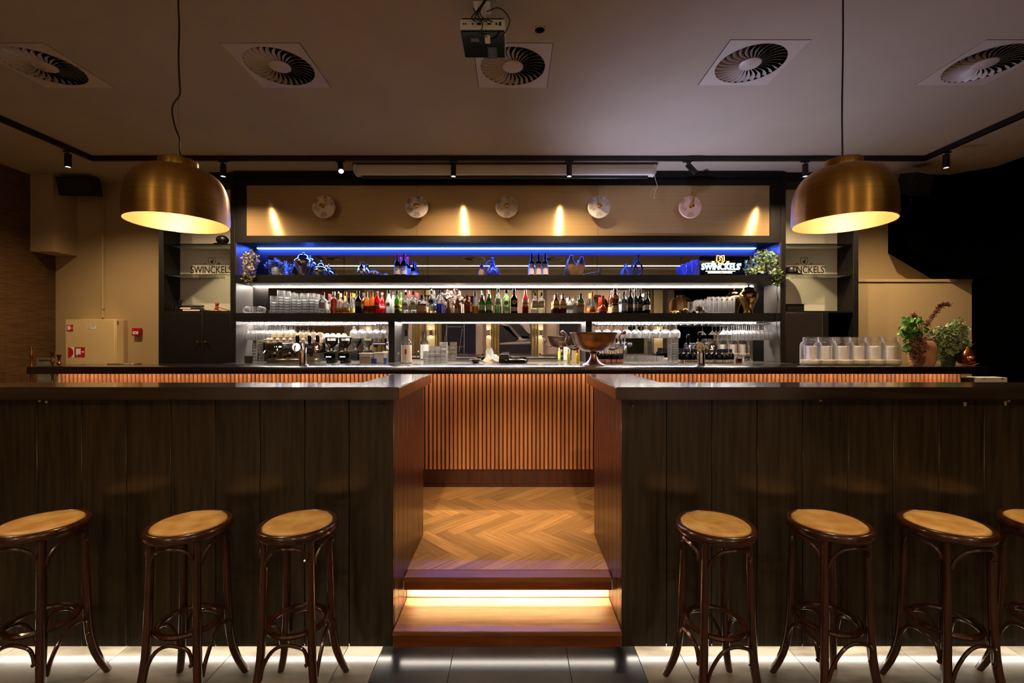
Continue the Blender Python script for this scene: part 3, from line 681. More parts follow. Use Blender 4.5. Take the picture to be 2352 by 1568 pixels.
obj('ceiling_bracket', MB().box(PJ[0] - .05, PJ[0] + .045, 2.58, 2.68, CEIL - .008, CEIL - .001, .002).tube([(PJ[0], 2.62, CEIL - .008), (PJ[0], 2.62, PJ[2] + .08)], .018, 12).box(PJ[0] - .055, PJ[0] + .055, 2.56, 2.68, PJ[2] + .082, PJ[2] + .09, .002), 'whiteplastic', t)
cx_ = PJ[0]
cm = MB()
for k in range(4):
    cm.tube(bez([(cx_ + .03 + .012 * k, 2.45, CEIL - .01), (cx_ + .02 + .004 * k, 2.5, CEIL - .05), (cx_ + .005 * k - .02, 2.49, PJ[2] + .10), (cx_ + .02 * k - .05, 2.475, PJ[2] + .05), (x0 + .09 + .03 * k, 2.48, PJ[2] + .03)], 5), .0032, 6)
cm.tube(bez([(cx_ + .03, 2.48, PJ[2] + .085), (cx_ + .10, 2.46, PJ[2] + .09), (cx_ + .155, 2.46, PJ[2] + .03), (cx_ + .13, 2.48, PJ[2] - .03), (cx_ + .08, 2.55, PJ[2] - .012), (cx_ + .04, 2.57, PJ[2] - .008)], 6), .003, 6)
cm.tube(bez([(cx_ - .04, 2.46, PJ[2] + .09), (cx_ - .01, 2.455, PJ[2] + .04), (cx_ + .01, 2.46, PJ[2] + .0), (cx_ - .005, 2.52, PJ[2] - .012), (cx_ + .03, 2.54, PJ[2] - .012)], 6), .003, 6)
obj('cable', cm, 'black', t)
# ---------------------------------------------------------------- pendant lamps
def pend_prof():
    r, h = .217, .30
    pr_ = [(r, 0), (r + .002, .03), (r + .001, .08)]
    for i in range(1, 12):
        a = PI / 2 * i / 12; pr_.append((.085 + (r - .085) * math.cos(a) ** .8, .10 + (.265 - .10) * math.sin(a) ** 1.05))
    pr_ += [(.083, .268), (.08, .27)]
    return pr_
PP = pend_prof()
def pendant(x, y, label, cordpts, cordr=.004, group='large brass dome pendants'):
    zr = 2.188
    t = thing('pendant_lamp', label, 'pendant lamp', (x, y, zr), group=group)
    obj('shade', MB().lathe(PP, 64, (x, y, zr)), 'brass', t, smooth=60)
    obj('shade_lining', MB().lathe([(r_ - .003, z_ - (.003 if z_ > .05 else -.0005)) for r_, z_ in PP] + [(0, .266)], 64, (x, y, zr)), 'brassin', t, smooth=60)
    obj('neck', MB().lathe([(.083, .262), (.083, .305), (.08, .309), (.03, .309), (0, .309)], 40, (x, y, zr)), 'brass', t)
    obj('bulb', MB().lathe([(0, 0), (.02, .006), (.032, .025), (.03, .045), (.018, .068), (.015, .09), (0, .09)], 16, (x, y, zr + .095)), 'bulb', t)
    obj('socket', MB().cyl((x, y, zr + .186), .02, .078, 16), 'polbrass', t)
    obj('cord', MB().tube(cordpts, cordr, 8), 'black', t)
    return t
lx, ly = PEND[0][:2]
def cz(py): return PZ(py, ly)
zz = CEIL
pendant(lx, ly, 'brass dome pendant lamp with a wavy black cord, over the left stools', bez([(lx + .012, ly, zz), (lx, ly, cz(0)), (lx + .004, ly, cz(60)), (lx + .001, ly, cz(140)), (lx + .008, ly, cz(205)), (lx + .004, ly, cz(220)), (lx - .026, ly, cz(240)), (lx - .03, ly, cz(262)), (lx - .016, ly, cz(292)), (lx + .005, ly, cz(318)), (lx + .004, ly, cz(340)), (lx + .012, ly, cz(362)), (lx + .012, ly, 2.495)], 6))
obj('hanging_wire', MB().tube([(lx, ly, 2.49), (lx, ly, CEIL)], .0008, 4), 'steel', bpy.data.objects['pendant_lamp'])
lx, ly = PEND[1][:2]
pendant(lx, ly, 'brass dome pendant lamp on a straight black cord, over the right stools', bez([(lx, ly, zz), (lx + .002, ly, 3.1), (lx - .003, ly, 2.75), (lx, ly, 2.495)], 6))
for i in (2, 3):
    lx, ly = PEND[i][:2]; pendant(lx, ly, 'brass dome pendant outside the frame, seen in the mirror on the %s' % ('left', 'right')[i - 2], [(lx, ly, zz), (lx, ly, 2.495)])
# ---------------------------------------------------------------- bar stools
def stool_proto():
    t = thing('bar_stool', 'x', 'stool', (0, 0, 0))
    SZ = .792
    obj('seat_ring', MB().lathe([(.152, -.034), (.160, -.040), (.166, -.038), (.172, -.030), (.1725, -.016), (.168, -.004), (.160, .001), (.152, -.001), (.148, -.008), (.148, -.03), (.152, -.034)], 48, (0, 0, SZ)), 'stool', t, smooth=60)
    obj('seat_pad', MB().lathe([(0, .006), (.06, .0065), (.11, .006), (.138, .003), (.146, -.003), (.1465, -.012), (0, -.012)], 48, (0, 0, SZ)), 'leather', t, smooth=60)
    obj('seat_board', MB().lathe([(0, -.03), (.1475, -.03), (.1475, -.013), (0, -.013)], 40, (0, 0, SZ)), 'stool', t)
    LP = []
    for k in range(4):
        a = PI / 4 + k * PI / 2; ca, sa = math.cos(a), math.sin(a)
        pr_ = [(.141, .752), (.143, .62), (.147, .48), (.152, .34), (.158, .24), (.172, .15), (.195, .075), (.228, .0)]
        rr = [.0148, .0155, .0165, .0175, .018, .0175, .0165, .0155]
        P = bez([(r_ * ca, r_ * sa, z_) for r_, z_ in pr_], 3); R = [rr[min(7, int(i / 3))] + (rr[min(7, int(i / 3) + 1)] - rr[min(7, int(i / 3))]) * ((i % 3) / 3) for i in range(len(P))]
        P[-1].z = .001
        obj('leg', MB().tube(P, R, 10), 'stool', t); LP.append((ca, sa))
    n_ = 36
    obj('foot_ring', MB().tube([(.121 * math.cos(2 * PI * i / n_), .121 * math.sin(2 * PI * i / n_), .345) for i in range(n_)], .0125, 8, closed=True, flat=1.0), 'stool', t)
    def brace(k, zlo, ztop, zhook, rA, rM, rB, hookin):
        a0, a1 = PI / 4 + k * PI / 2, PI / 4 + (k + 1) * PI / 2; am = (a0 + a1) / 2
        def p(a, r, z): return (r * math.cos(a), r * math.sin(a), z)
        e = .085
        pts = [p(a0 + .10, rA, zlo), p(a0 + .20, rA * .97, zlo + (ztop - zlo) * .42), p(a0 + .45, (rA + rM) / 2 * .97, zlo + (ztop - zlo) * .85), p(am, rM, ztop), p(a1 - .42, (rM + rB) / 2, ztop - .004), p(a1 - .20, rB, ztop - .025), p(a1 - .13, rB, zhook + .012), p(a1 - .15 - hookin, rB * .985, zhook)]
        return MB().tube(bez(pts, 4), .0092, 7, flat=.8)
    for k in range(4):
        obj('seat_brace', brace(k, .640, .733, .672, .146, .150, .152, .05), 'stool', t)
        obj('foot_brace', brace(k, .165, .318, .225, .164, .135, .156, 0.02), 'stool', t)
    return t
sp_ = stool_proto()
ST = [(-2.14, 2.08, 0, 'leather-topped bentwood bar stool at the left edge of the picture'), (-1.465, 2.077, 0, 'leather-topped bentwood bar stool in the middle of the left three'), (-.974, 2.08, 0, 'leather-topped bentwood bar stool nearest the steps on the left'),
      (.912, 2.067, 5, 'leather-topped bentwood bar stool nearest the steps on the right'), (1.44, 2.09, 5, 'leather-topped bentwood bar stool second to the right of the steps'), (1.96, 2.075, 3, 'leather-topped bentwood bar stool third to the right of the steps'), (2.45, 2.09, 0, 'leather-topped bentwood bar stool cut off by the right edge')]
for i, (x, y, a, lab) in enumerate(ST):
    o = sp_ if i == 0 else dup(sp_, (0, 0, 0)); o.location = (x, y, 0); o.rotation_euler = (0, 0, math.radians(a)); o['label'] = lab; o['group'] = 'bentwood bar stools along the near bar'
# ---------------------------------------------------------------- rear part of the room (seen in the mirrors)
def MXr(px, Yr): return (px - CX) * (2 * (BY - .016) - Yr) / F      # mirror column -> X on a plane behind the camera
def MZr(py, Yr): return H + (CY - py) * (2 * (BY - .016) - Yr) / F
R = -3.95
k = 2
def curt(x0, x1, label):
    n_ = max(6, int((x1 - x0) / .03)); top = []
    for i in range(n_ + 1): top.append((x0 + (x1 - x0) * i / n_, R + .06 + .03 * math.sin(i * 1.7) + .01 * math.sin(i * .9)))
    poly = top + [(x, y + .012) for x, y in reversed(top)]
    tag(obj('curtain', MB().prism(poly, .05, 3.35), 'curtain', smooth=60), label, 'curtain', 'olive curtains on the rear wall seen in the mirrors')
for i, (a, b) in enumerate(((948, 975), (1001, 1015), (1128, 1147), (1220, 1236), (1478, 1500), (870, 888))):
    curt(MXr(a, R), MXr(b, R), ('olive curtain seen in the mirror at the left of the glowing pilaster', 'narrow olive curtain in the mirror beside the navy banner', 'olive curtain in the mirror left of the black-and-white poster', 'olive curtain in the mirror right of the black-and-white poster', 'olive curtain in the mirror behind the hanging round glasses', 'olive curtain in the mirror behind the hanging stem glasses')[i])
for i, (a, b, lit) in enumerate(((982, 1000, 1), (1117, 1128, 1), (1236, 1247, 1), (1500, 1520, 1), (1563, 1575, 0), (838, 856, 1), (711, 733, 0), (758, 770, 0))):
    x0, x1 = MXr(a, R), MXr(b, R)
    x0 = max(x0, XL + .02)
    if x1 < XL + .1: continue
    struct('trim_%d' % (4 + i), MB().box(x0, x1, R - .04, R + .10, 0, CEIL), 'creamwall')
    if lit:
        xm = (x0 + x1) / 2; t = thing('wall_sconce', 'up-and-down light on a cream pilaster in the mirror, %s' % ('left of the navy banner', 'left of the framed poster', 'right of the framed poster', 'behind the round glasses', '', 'behind the stem glasses')[i], 'wall lamp', (xm, R + .10, 1.75), group='wall lights on the cream pilasters')
        z0, z1 = MZr(771, R), MZr(757, R)
        obj('body', MB().box(xm - .035, xm + .035, R + .105, R + .18, z0, z1, .004), 'bronze', t)
        obj('lens', MB().box(xm - .02, xm + .02, R + .13, R + .165, z1, z1 + .002).box(xm - .02, xm + .02, R + .13, R + .165, z0 - .002, z0), emit('sconce_lens', (1, .80, .54), 420), t)
# banner with metal stand, framed photo print, dark door
a, b = MXr(1017, R), MXr(1093, R)
tag(obj('navy_banner', MB().box(a, b, R + .01, R + .04, MZr(812, R), 3.1), 'navy'), 'dark navy hanging banner on the rear wall seen in the mirror', 'banner')
t = thing('folding_stand', 'silver folding stand in the mirror in front of the navy banner', 'stand', (MXr(1045, R + .5), R + .5, 0))
q = R + .5
st_ = MB()
for (xa, ya, xb, yb) in ((1026, 745, 1026, 806), (1066, 745, 1066, 806), (1026, 750, 1066, 750), (1026, 796, 1066, 796), (1026, 754, 1018, 806), (1062, 754, 1055, 806)):
    st_.tube([(MXr(xa, q), q, MZr(ya, q)), (MXr(xb, q), q, MZr(yb, q))], .012, 6)
obj('frame', st_, 'silver', t)
for xa in (1026, 1066, 1018, 1055):
    obj('leg', MB().tube([(MXr(xa, q), q, MZr(806, q)), (MXr(xa, q), q, .0)], .012, 6), 'silver', t)
a, b = MXr(1148, R), MXr(1219, R); z0, z1 = MZr(812, R), MZr(742, R)
t = thing('framed_print', 'large black-and-white print of dark jackets and white collars, seen in the mirror', 'picture', ((a + b) / 2, R + .02, z0))
obj('board', MB().box(a, b, R + .005, R + .03, z0, z1), 'print1', t)
def pp(u, v): return (a + (b - a) * u, z0 + (z1 - z0) * v)
# drawn as seen in the mirror
obj('printed_area', MB().front([pp(0, .30), pp(1, .30), pp(1, 1), pp(0, 1)], R + .03, R + .033), 'print3', t)
for pts, mm in (([(0, .35), (0, .95), (.28, .9), (.62, .48), (.5, .40)], 'print1'), ([(.3, .97), (.62, .97), (.98, .62), (.95, .48), (.72, .5)], 'print1'), ([(.05, 1), (.28, .9), (.58, .52), (.46, .56), (.14, .86)], 'print2'), ([(.62, 1), (.95, 1), (1, .7), (.93, .62), (.74, .92)], 'print2'), ([(.55, .50), (.7, .58), (.92, .56), (.95, .48), (.7, .42), (.56, .44)], 'print2'), ([(0, .30), (1, .34), (1, .40), (0, .37)], 'print2')):
    obj('printed_shape', MB().front([pp(*p) for p in pts], R + .033, R + .036), mm, t)
struct('door_1', MB().box(MXr(1285, R), MXr(1326, R), R - .04, R + .02, 0, 2.4), 'print1')
struct('window_1', MB().box(MXr(1437, R), MXr(1478, R), R - .04, R + .02, .9, 2.3), paint('#2a2a22', .2))
tag(obj('black_drape', MB().box(MXr(1600, R), XR - .02, R + .0, R + .03, 0, 3.3), 'blackwall'), 'black drape on the rear wall seen in the right mirrors', 'drape')
tag(obj('linear_ceiling_lamp', MB().box(-5.0, 5.0, -.56, -.535, CEIL - .012, CEIL - .002), 'profile'), 'thin white light line running across the ceiling, seen in the blue mirror', 'ceiling lamp')
tag(obj('ceiling_beam', MB().box(XL + .01, XR - .01, -1.15, -.85, CEIL - .05, CEIL - .001), 'ceiling'), 'shallow painted beam across the rear ceiling, seen in the blue mirror', 'beam')
# ---------------------------------------------------------------- leaves
def leaves(c, ext, n_, size, seed, stems=True, falls=None, shape='ivy', root=None, hang=0):
    rnd = random.Random(seed); mb = MB(); sm = MB(); c = Vector(c); root = Vector(root) if root else c - Vector((0, 0, ext[2]))
    for i in range(n_):
        while True:
            p = Vector([rnd.uniform(-1, 1) for _ in range(3)])
            if p.length < 1 and p.length > .25: break
        pos = c + Vector((p.x * ext[0], p.y * ext[1], p.z * ext[2]))
        if falls and rnd.random() < falls[3]:
            f_ = rnd.random(); pos = c + Vector((falls[0] * f_, falls[1] * f_, falls[2] * f_)) + Vector((rnd.uniform(-1, 1) * ext[0] * .35, rnd.uniform(-1, 1) * ext[1] * .35, rnd.uniform(-.03, .03)))
        s_ = size * rnd.uniform(.65, 1.25)
        rot = Euler((rnd.uniform(-1.1, 1.1) + .5, rnd.uniform(-.8, .8), rnd.uniform(0, 6.28))).to_matrix()
        if shape == 'ivy': o2 = [(0, 0), (.45, .12), (.38, .42), (.2, .5), (0, 1), (-.2, .5), (-.38, .42), (-.45, .12)]
        elif shape == 'round': o2 = [(0, 0), (.4, .15), (.52, .5), (.36, .85), (0, 1), (-.36, .85), (-.52, .5), (-.4, .15)]
        else: o2 = [(0, 0), (.12, .3), (.1, .7), (0, 1), (-.1, .7), (-.12, .3)]
        mid = Vector((0, .45, -.06)); vs = [pos + rot @ (Vector((x, y, .1 * abs(x))) * s_) for x, y in o2] + [pos + rot @ (mid * s_)]
        m_ = len(o2); mb.add(vs, [(k_, (k_ + 1) % m_, m_) for k_ in range(m_)])
        if stems and i % 4 == 0: sm.tube([root + (pos - root) * .15, root + (pos - root) * .6 + Vector((0, 0, .015)), pos], .0014, 3, cap=False)
    return mb, sm
def plant(parent, lm, lmat, name='foliage', smat='stem'):
    o = obj(name, lm[0], lmat, parent, smooth=0); o['kind'] = 'stuff'
    if lm[1].v: s_ = obj('stems', lm[1], smat, parent); s_['kind'] = 'stuff'
# ---------------------------------------------------------------- things on the main bar
def on(px, py):      # point on the main worktop seen at this pixel
    D = (H - CZ) * F / (py - CY); return PX(px, D), D
tag(obj('flat_tray', MB().box(PX(262, 4.5), PX(318, 4.5), 4.42, 4.54, CZ, CZ + .006, .002), 'steel'), 'thin grey metal tray lying on the main bar before the hose cabinet', 'tray')
# candle jars
jx = [1862, 1898, 1935, 1971.5, 2008, 2046]
jl = ['large clear jar with a white pillar candle, leftmost of the six', 'clear candle jar, second from the left of the six', 'clear candle jar, third from the left of the six', 'clear candle jar, fourth from the left of the six', 'clear candle jar, fifth from the left of the six', 'clear candle jar next to the leafy clay vase']
t = thing('candle_jar', jl[0], 'candle jar', (0, 0, 0))
r = .088
obj('jar', MB().lathe([(0, .0), (r - .012, 0), (r, .012), (r, .185), (r - .006, .205), (.066, .222), (.062, .228), (.062, .236), (.066, .238), (.066, .243), (.062, .245), (.062, .262), (.058, .262), (.058, .226), (r - .010, .203), (r - .005, .185), (r - .005, .014), (0, .008)], 32), 'glassware', t)
obj('sand_bed', MB().lathe([(0, .009), (r - .018, .009), (r - .007, .02), (r - .007, .045), (.05, .052), (0, .05)], 28), 'sand', t)
cd = obj('candle', MB().lathe([(0, .05), (.036, .05), (.036, .172), (.033, .175), (.008, .170), (0, .170)], 24), 'wax', t)
obj('wick', MB().tube([(0, 0, .169), (.002, 0, .182)], .0015, 5), 'black', cd)
for i, px_ in enumerate(jx):
    o = t if i == 0 else dup(t, (0, 0, 0)); X, Y = on(px_, 836.2); o.location = (X, 4.30 + .012 * (i % 2), CZ); o.location.x = PX(px_, 4.30); o['label'] = jl[i]; o['group'] = 'candle jars in a row on the main bar'
# clay vase with mixed plants
D = 4.34; vx = PX(2118, D)
t = thing('clay_vase', 'terracotta vase holding green and dried stems beside the candle jars', 'vase', (vx, D, CZ))
obj('pot', MB().lathe([(0, 0), (.088, 0), (.098, .02), (.105, .09), (.106, .16), (.098, .2), (.078, .225), (.07, .232), (.072, .245), (.064, .246), (.06, .23), (0, .2)], 32, (vx, D, CZ)), 'terra', t)
plant(t, leaves((PX(2096, D), D, PZ(757, D)), (.125, .08, .12), 290, .036, 3, shape='round', root=(vx, D, CZ + .22), falls=(-.06, -.02, -.22, .35)), 'leaf')
ld = leaves((PX(2094, D), D - .075, CZ + .13), (.085, .045, .14), 900, .028, 5, shape='thin', root=(vx, D, CZ + .23)); ld[1].v = []; ld[1].f = []
o = obj('dried_foliage', ld[0], 'leafdry', t, smooth=0); o['kind'] = 'stuff'
ld = leaves((PX(2128, D), D - .01, CZ + .25), (.11, .07, .05), 260, .022, 8, shape='thin', root=(vx, D, CZ + .23)); o = obj('dried_foliage', ld[0], 'leafdry', t, smooth=0); o['kind'] = 'stuff'
# dried flower plume
pl_ = MB(); sp2 = MB(); rnd = random.Random(4)
for (pts, w_) in (([(2125, 760), (2138, 738), (2155, 715), (2165, 700), (2185, 698)], .02), ([(2108, 765), (2104, 735), (2103, 722)], .024)):
    path = bez([(PX(a, D), D + .02, PZ(b, D)) for a, b in pts], 8)
    sp2.tube([(vx, D, CZ + .22)] + path, .003, 5)
    for q_ in path[4:]:
        for _ in range(16):
            p = q_ + Vector((rnd.gauss(0, .5), rnd.gauss(0, .5), rnd.gauss(0, .5))) * w_
            pl_.sphere(p, rnd.uniform(.003, .0065), 5, 3)
            if rnd.random() < .35: sp2.tube([q_, p], .0008, 3, cap=False)
o = obj('dried_blossom', pl_, 'leafdry', t); o['kind'] = 'stuff'; o = obj('dried_stem', sp2, 'leafdry', t); o['kind'] = 'stuff'
# ivy in small pot, copper vase
D = 4.38; vx = PX(2178, D)
t = thing('potted_ivy', 'variegated trailing ivy between the clay vase and the copper vase', 'plant', (vx, D, CZ))
obj('pot', MB().lathe([(0, 0), (.05, 0), (.065, .1), (.068, .11), (.06, .11), (0, .1)], 20, (vx, D, CZ)), 'darkgrey', t)
plant(t, leaves((PX(2178, D), D, PZ(789, D)), (.20, .09, .19), 1000, .036, 11, root=(vx, D, CZ + .1)), 'leafvar')
plant(t, leaves((PX(2200, D), D, PZ(748, D)), (.07, .05, .08), 90, .032, 12, root=(vx, D, CZ + .1), falls=(.10, 0, -.05, .4)), 'leafvar')
D = 4.27; vx = PX(2224, D)
tag(obj('copper_vase', MB().lathe([(0, 0), (.04, 0), (.072, .02), (.085, .055), (.078, .095), (.05, .135), (.03, .16), (.022, .172), (.018, .17), (.02, .15), (0, .1)], 32, (vx, D, CZ)), 'copper', smooth=60), 'round polished copper vase at the right end of the plants', 'vase')
# trophy bowl
X, Y = PX(1363, 4.15), 4.15
t = thing('trophy_bowl', 'large bronze two-handled footed bowl on the main bar', 'bowl', (X, Y, CZ))
obj('foot', MB().lathe([(0, 0), (.098, 0), (.1, .006), (.096, .014), (.07, .026), (.045, .05), (.03, .08), (.026, .105), (.038, .112), (.04, .118), (.03, .128), (0, .13)], 40, (X, Y, CZ)), 'bronze', t, smooth=50)
obj('bowl', MB().lathe([(0, .124), (.05, .127), (.12, .142), (.165, .18), (.188, .23), (.2, .275), (.214, .298), (.213, .302), (.196, .282), (.182, .235), (.158, .187), (.115, .15), (.05, .137), (0, .134)], 56, (X, Y, CZ)), 'bronze', t, smooth=50)
for s_ in (-1, 1):
    pts = [(X + s_ * x, Y, CZ + z) for x, z in ((.135, .155), (.18, .150), (.225, .170), (.245, .20), (.243, .235), (.238, .265), (.25, .288), (.268, .296), (.283, .300))]
    P = bez(pts, 4); Rr = [.009 + .004 * math.sin(i * .5) for i in range(len(P) - 4)] + [.012, .016, .018, .016]
    obj('handle', MB().tube(P, Rr, 8).sphere((X + s_ * .243, Y, CZ + .235), .016, 8, 6).sphere((X + s_ * .28, Y, CZ + .303), .019, 8, 6), 'bronze', t)
# beer tap towers
def tap(px_, D, lab, heads, base_y=838):
    X = PX(px_, D); t = thing('beer_tap', lab, 'beer tap', (X, D, CZ))
    obj('column', MB().lathe([(0, 0), (.05, 0), (.05, .008), (.034, .012), (.034, .20), (.03, .212), (0, .214)], 28, (X, D, CZ)), 'chrome', t)
    xs_ = [PX(h_[0], D) for h_ in heads]
    obj('crossbar', MB().tube([(min(xs_) - .02, D, CZ + .185), (max(xs_) + .02, D, CZ + .185)], .022, 12), 'chrome', t)
    for hx, hy, bw, mat, hh in heads:
        x = PX(hx, D); z = PZ(hy, D - .05)
        if bw:
            bd = obj('badge', MB().lathe([(0, 0), (bw * .9, 0), (bw, .004), (bw * .9, .009), (0, .010)], 28).xf(Matrix.Translation((x, D - .045, z)) @ Matrix.Rotation(PI / 2, 4, 'X')), 'chrome', t)
            obj('badge_face', MB().lathe([(0, .0), (bw * .82, 0), (bw * .8, .003), (0, .004)], 28).xf(Matrix.Translation((x, D - .054, z)) @ Matrix.Rotation(PI / 2, 4, 'X')), mat, bd)
            if mat == 'badgebrown': 
                obj('badge_emblem', MB().front([(x - .012, z + .014), (x + .012, z + .014), (x + .011, z - .002), (x, z - .012), (x - .011, z - .002)], D - .060, D - .058).box(x - .018, x + .018, D - .060, D - .058, z - .022, z - .018), 'badgewhite', bd)
            elif mat == 'badgecream':
                obj('badge_emblem', MB().box(x - .026, x + .026, D - .060, D - .058, z - .006, z + .0).front([(x - .01, z + .02), (x + .01, z + .02), (x + .008, z + .008), (x, z + .003), (x - .008, z + .008)], D - .060, D - .058), 'goldglaze', bd)
            elif mat == 'badgegreen': obj('badge_emblem', MB().box(x - .022, x + .022, D - .060, D - .058, z - .004, z + .004), 'display', bd)
        obj('spout', MB().tube(bez([(x, D - .01, CZ + .185), (x, D - .07, CZ + .18), (x, D - .085, CZ + .15), (x, D - .085, CZ + .12)], 4), .009, 8), 'chrome', t)
        if hh:
            zt_ = PZ(hh, D - .03); h_ = obj('handle', MB().lathe([(0, 0), (.010, 0), (.014, .02), (.017, .07), (.014, .088), (0, .092)], 14, (x, D - .03, zt_ - .092)), 'blackgloss', t)
            obj('lever', MB().tube([(x, D - .03, zt_ - .092), (x, D - .02, CZ + .20)], .005, 8), 'chrome', h_)
    return t
t = tap(696, 4.14, 'chrome beer tap tower with lit round badges in front of the espresso machine', [(648, 796, .043, 'badgegreen', None), (687, 797, .043, 'badgewhite', 769), (733, 797, .046, 'badgebrown', 769)])
obj('handle', MB().lathe([(0, 0), (.010, 0), (.014, .02), (.017, .07), (.014, .088), (0, .092)], 14, (PX(711, 4.11), 4.11, PZ(769, 4.11) - .092)), 'blackgloss', t)
t = tap(1610, 4.14, 'chrome beer tap tower with cream and dark badges among the wine bottles', [(1578, 790, 0, None, 767), (1604, 797, .046, 'badgecream', 761), (1630, 797, .044, 'badgebrown', None)])
# ---------------------------------------------------------------- bottles
def sty(st, r, h):
    n_ = max(.0085, r * .36)
    P = {'wine': [(r * .9, 0), (r, .006), (r, h * .60), (r * .93, h * .65), (r * .55, h * .72), (n_ * 1.05, h * .78), (n_, h * .96), (n_ * 1.2, h * .965), (n_ * 1.2, h)],
         'tall': [(r * .9, 0), (r, .006), (r, h * .62), (r * .9, h * .68), (n_ * 1.3, h * .78), (n_, h * .84), (n_, h)],
         'round': [(r * .7, 0), (r * .9, .01), (r, h * .22), (r * .92, h * .42), (r * .45, h * .56), (r * .55, h * .62), (r * .42, h * .68), (n_, h * .78), (n_, h)],
         'squat': [(r * .92, 0), (r, .006), (r, h * .58), (r * .85, h * .66), (r * .4, h * .72), (n_ * 1.1, h * .76), (n_ * 1.1, h)],
         'taper': [(r * .85, 0), (r * .9, .006), (r, h * .4), (r * .95, h * .56), (r * .6, h * .68), (n_, h * .8), (n_, h)],
         'gin': [(r * .85, 0), (r * .88, .006), (r, h * .6), (r * .95, h * .66), (r * .45, h * .74), (r * .42, h * .78), (n_ * 1.2, h * .84), (n_ * 1.2, h)],
         'onion': [(r * .9, 0), (r, .01), (r * .98, h * .28), (r * .8, h * .40), (r * .4, h * .50), (n_ * 1.3, h * .62), (n_, h * .8), (n_, h)],
         'monk': [(r * .95, 0), (r, .006), (r * .95, h * .38), (r * .8, h * .45), (r * .95, h * .6), (r * .8, h * .75), (r * .42, h * .84), (n_ * 1.4, h * .9), (n_ * 1.4, h)],
         'flask': [(r * .95, 0), (r, .006), (r, h * .55), (r * .9, h * .68), (r * .5, h * .76), (n_, h * .8), (n_, h)]}
    return P[st]
def bottle(name, lab, cat, x, D, z, hpx, wpx, st, glass, liq=None, fill=.0, cap='#1a1a1a', lbl=None, lz=(.15, .5), emb=None, ez=None, pour=False, group=None, sq=0, capz=.86, band=None):
    s_ = D / F; h = hpx * s_; r = wpx * s_ / 2 * (.93 if sq else 1); X = PX(x, D)
    t = thing(name, lab, cat, (X, D, z), group=group)
    prof = sty(st, r, h); hh = h if not pour else h * .86
    if pour: prof = [(a, b * .86) for a, b in prof]
    obj('glass_body', MB().lathe([(0, 0)] + prof + [(0, prof[-1][1])], 18, (X, D, z), sq=sq, ang=PI / 18 if sq else 0), glass, t, smooth=45)
    if liq:
        lp = [(max(a - .0025, .004), max(b, .006)) for a, b in prof if b <= hh * fill]
        if len(lp) > 1:
            lp.append((lp[-1][0], hh * fill)); obj('liquid', MB().lathe([(0, .006)] + lp + [(0, hh * fill)], 16, (X, D, z), sq=sq, ang=PI / 18 if sq else 0), liq, t, smooth=45)
    if cap:
        rn = prof[-1][0] + .0014; zc = hh * capz
        obj('cap', MB().lathe([(0, zc), (rn, zc), (rn, hh + .002), (0, hh + .002)], 12, (X, D, z)), paint(cap, .4), t)
    if lbl:
        def rad(zz_):
            pz = [(a, b) for a, b in prof]
            for (a, b), (c_, d) in zip(pz, pz[1:]):
                if b <= zz_ <= d and d > b: return a + (c_ - a) * (zz_ - b) / (d - b)
            return r
        z0, z1 = lz[0] * hh, lz[1] * hh; q_ = [z0 + (z1 - z0) * i / 3 for i in range(4)]
        lb = obj('label', MB().lathe([(rad(zz_) + .0009, zz_) for zz_ in q_], 18, (X, D, z), sq=sq, ang=PI / 18 if sq else 0), paint(lbl, .6), t)
        if band:
            z2, z3 = z0 + (z1 - z0) * band[1], z0 + (z1 - z0) * band[2]
            obj('label_band', MB().lathe([(rad(zz_) + .0016, zz_) for zz_ in (z2, (z2 + z3) / 2, z3)], 18, (X, D, z), sq=sq, ang=PI / 18 if sq else 0), paint(band[0], .5), lb)
    if emb:
        er = r * .62; zc = (ez or .5) * hh
        e = MB().lathe([(0, 0), (er, 0), (er, .002), (0, .0022)], 20).xf(Matrix.Translation((X, D - r - .0005, z + zc)) @ Matrix.Rotation(PI / 2, 4, 'X')); e = obj('emblem', e, paint(emb[0], .5), t)
        if len(emb) > 1: obj('emblem_bar', MB().box(X - er * .75, X + er * .75, D - r - .0042, D - r - .003, z + zc - er * .22, z + zc + er * .22), paint(emb[1], .5), e)
    if pour:
        obj('pourer', MB().lathe([(0, hh), (.008, hh), (.007, hh + .012), (.004, hh + .016), (0, hh + .016)], 10, (X, D, z)).tube([(X, D, z + hh + .012), (X - .004, D, z + hh + .028), (X - .012, D - .002, z + hh + .042)], .0035, 8), 'chrome', t)
    return t
ZB = S2t; DB = 5.43
G = 'spirit bottles on the middle shelf'
clr = 'bottleglass'
def sb(x, h, w_, st, lab, D=DB, glass=clr, **kw): return bottle('spirit_bottle', lab, 'bottle', x, D, ZB, h + 3.5, w_, st, glass, group=G, **kw)
amber = liquid('#b04a10', .5); drk = liquid('#2a0f08', .85)
sb(742, 47, 19, 'squat', 'clear gin bottle with red cap and greyish pink label beside the tumbler stacks', cap='#8a1c2c', lbl='#c4b8b0', lz=(.25, .52), sq=4)
sb(767, 48, 15, 'wine', 'clear bottle two-thirds full of amber-orange liqueur', liq=liquid('#c8581c', .6), fill=.72, cap='#d8d8d4')
sb(778, 52, 14, 'round', 'bulbous clear bottle with yellow label and metal pourer, near the orange liqueur', cap='#c8a030', lbl='#d8b030', lz=(.10, .30), pour=True, band=('#a83820', 0, .35), capz=.72)
sb(794, 48, 18, 'round', 'wide bulbous clear bottle with yellow fruit label and orange neck', cap='#b87028', lbl='#d8b840', lz=(.10, .30), band=('#a83820', 0, .35), capz=.82)
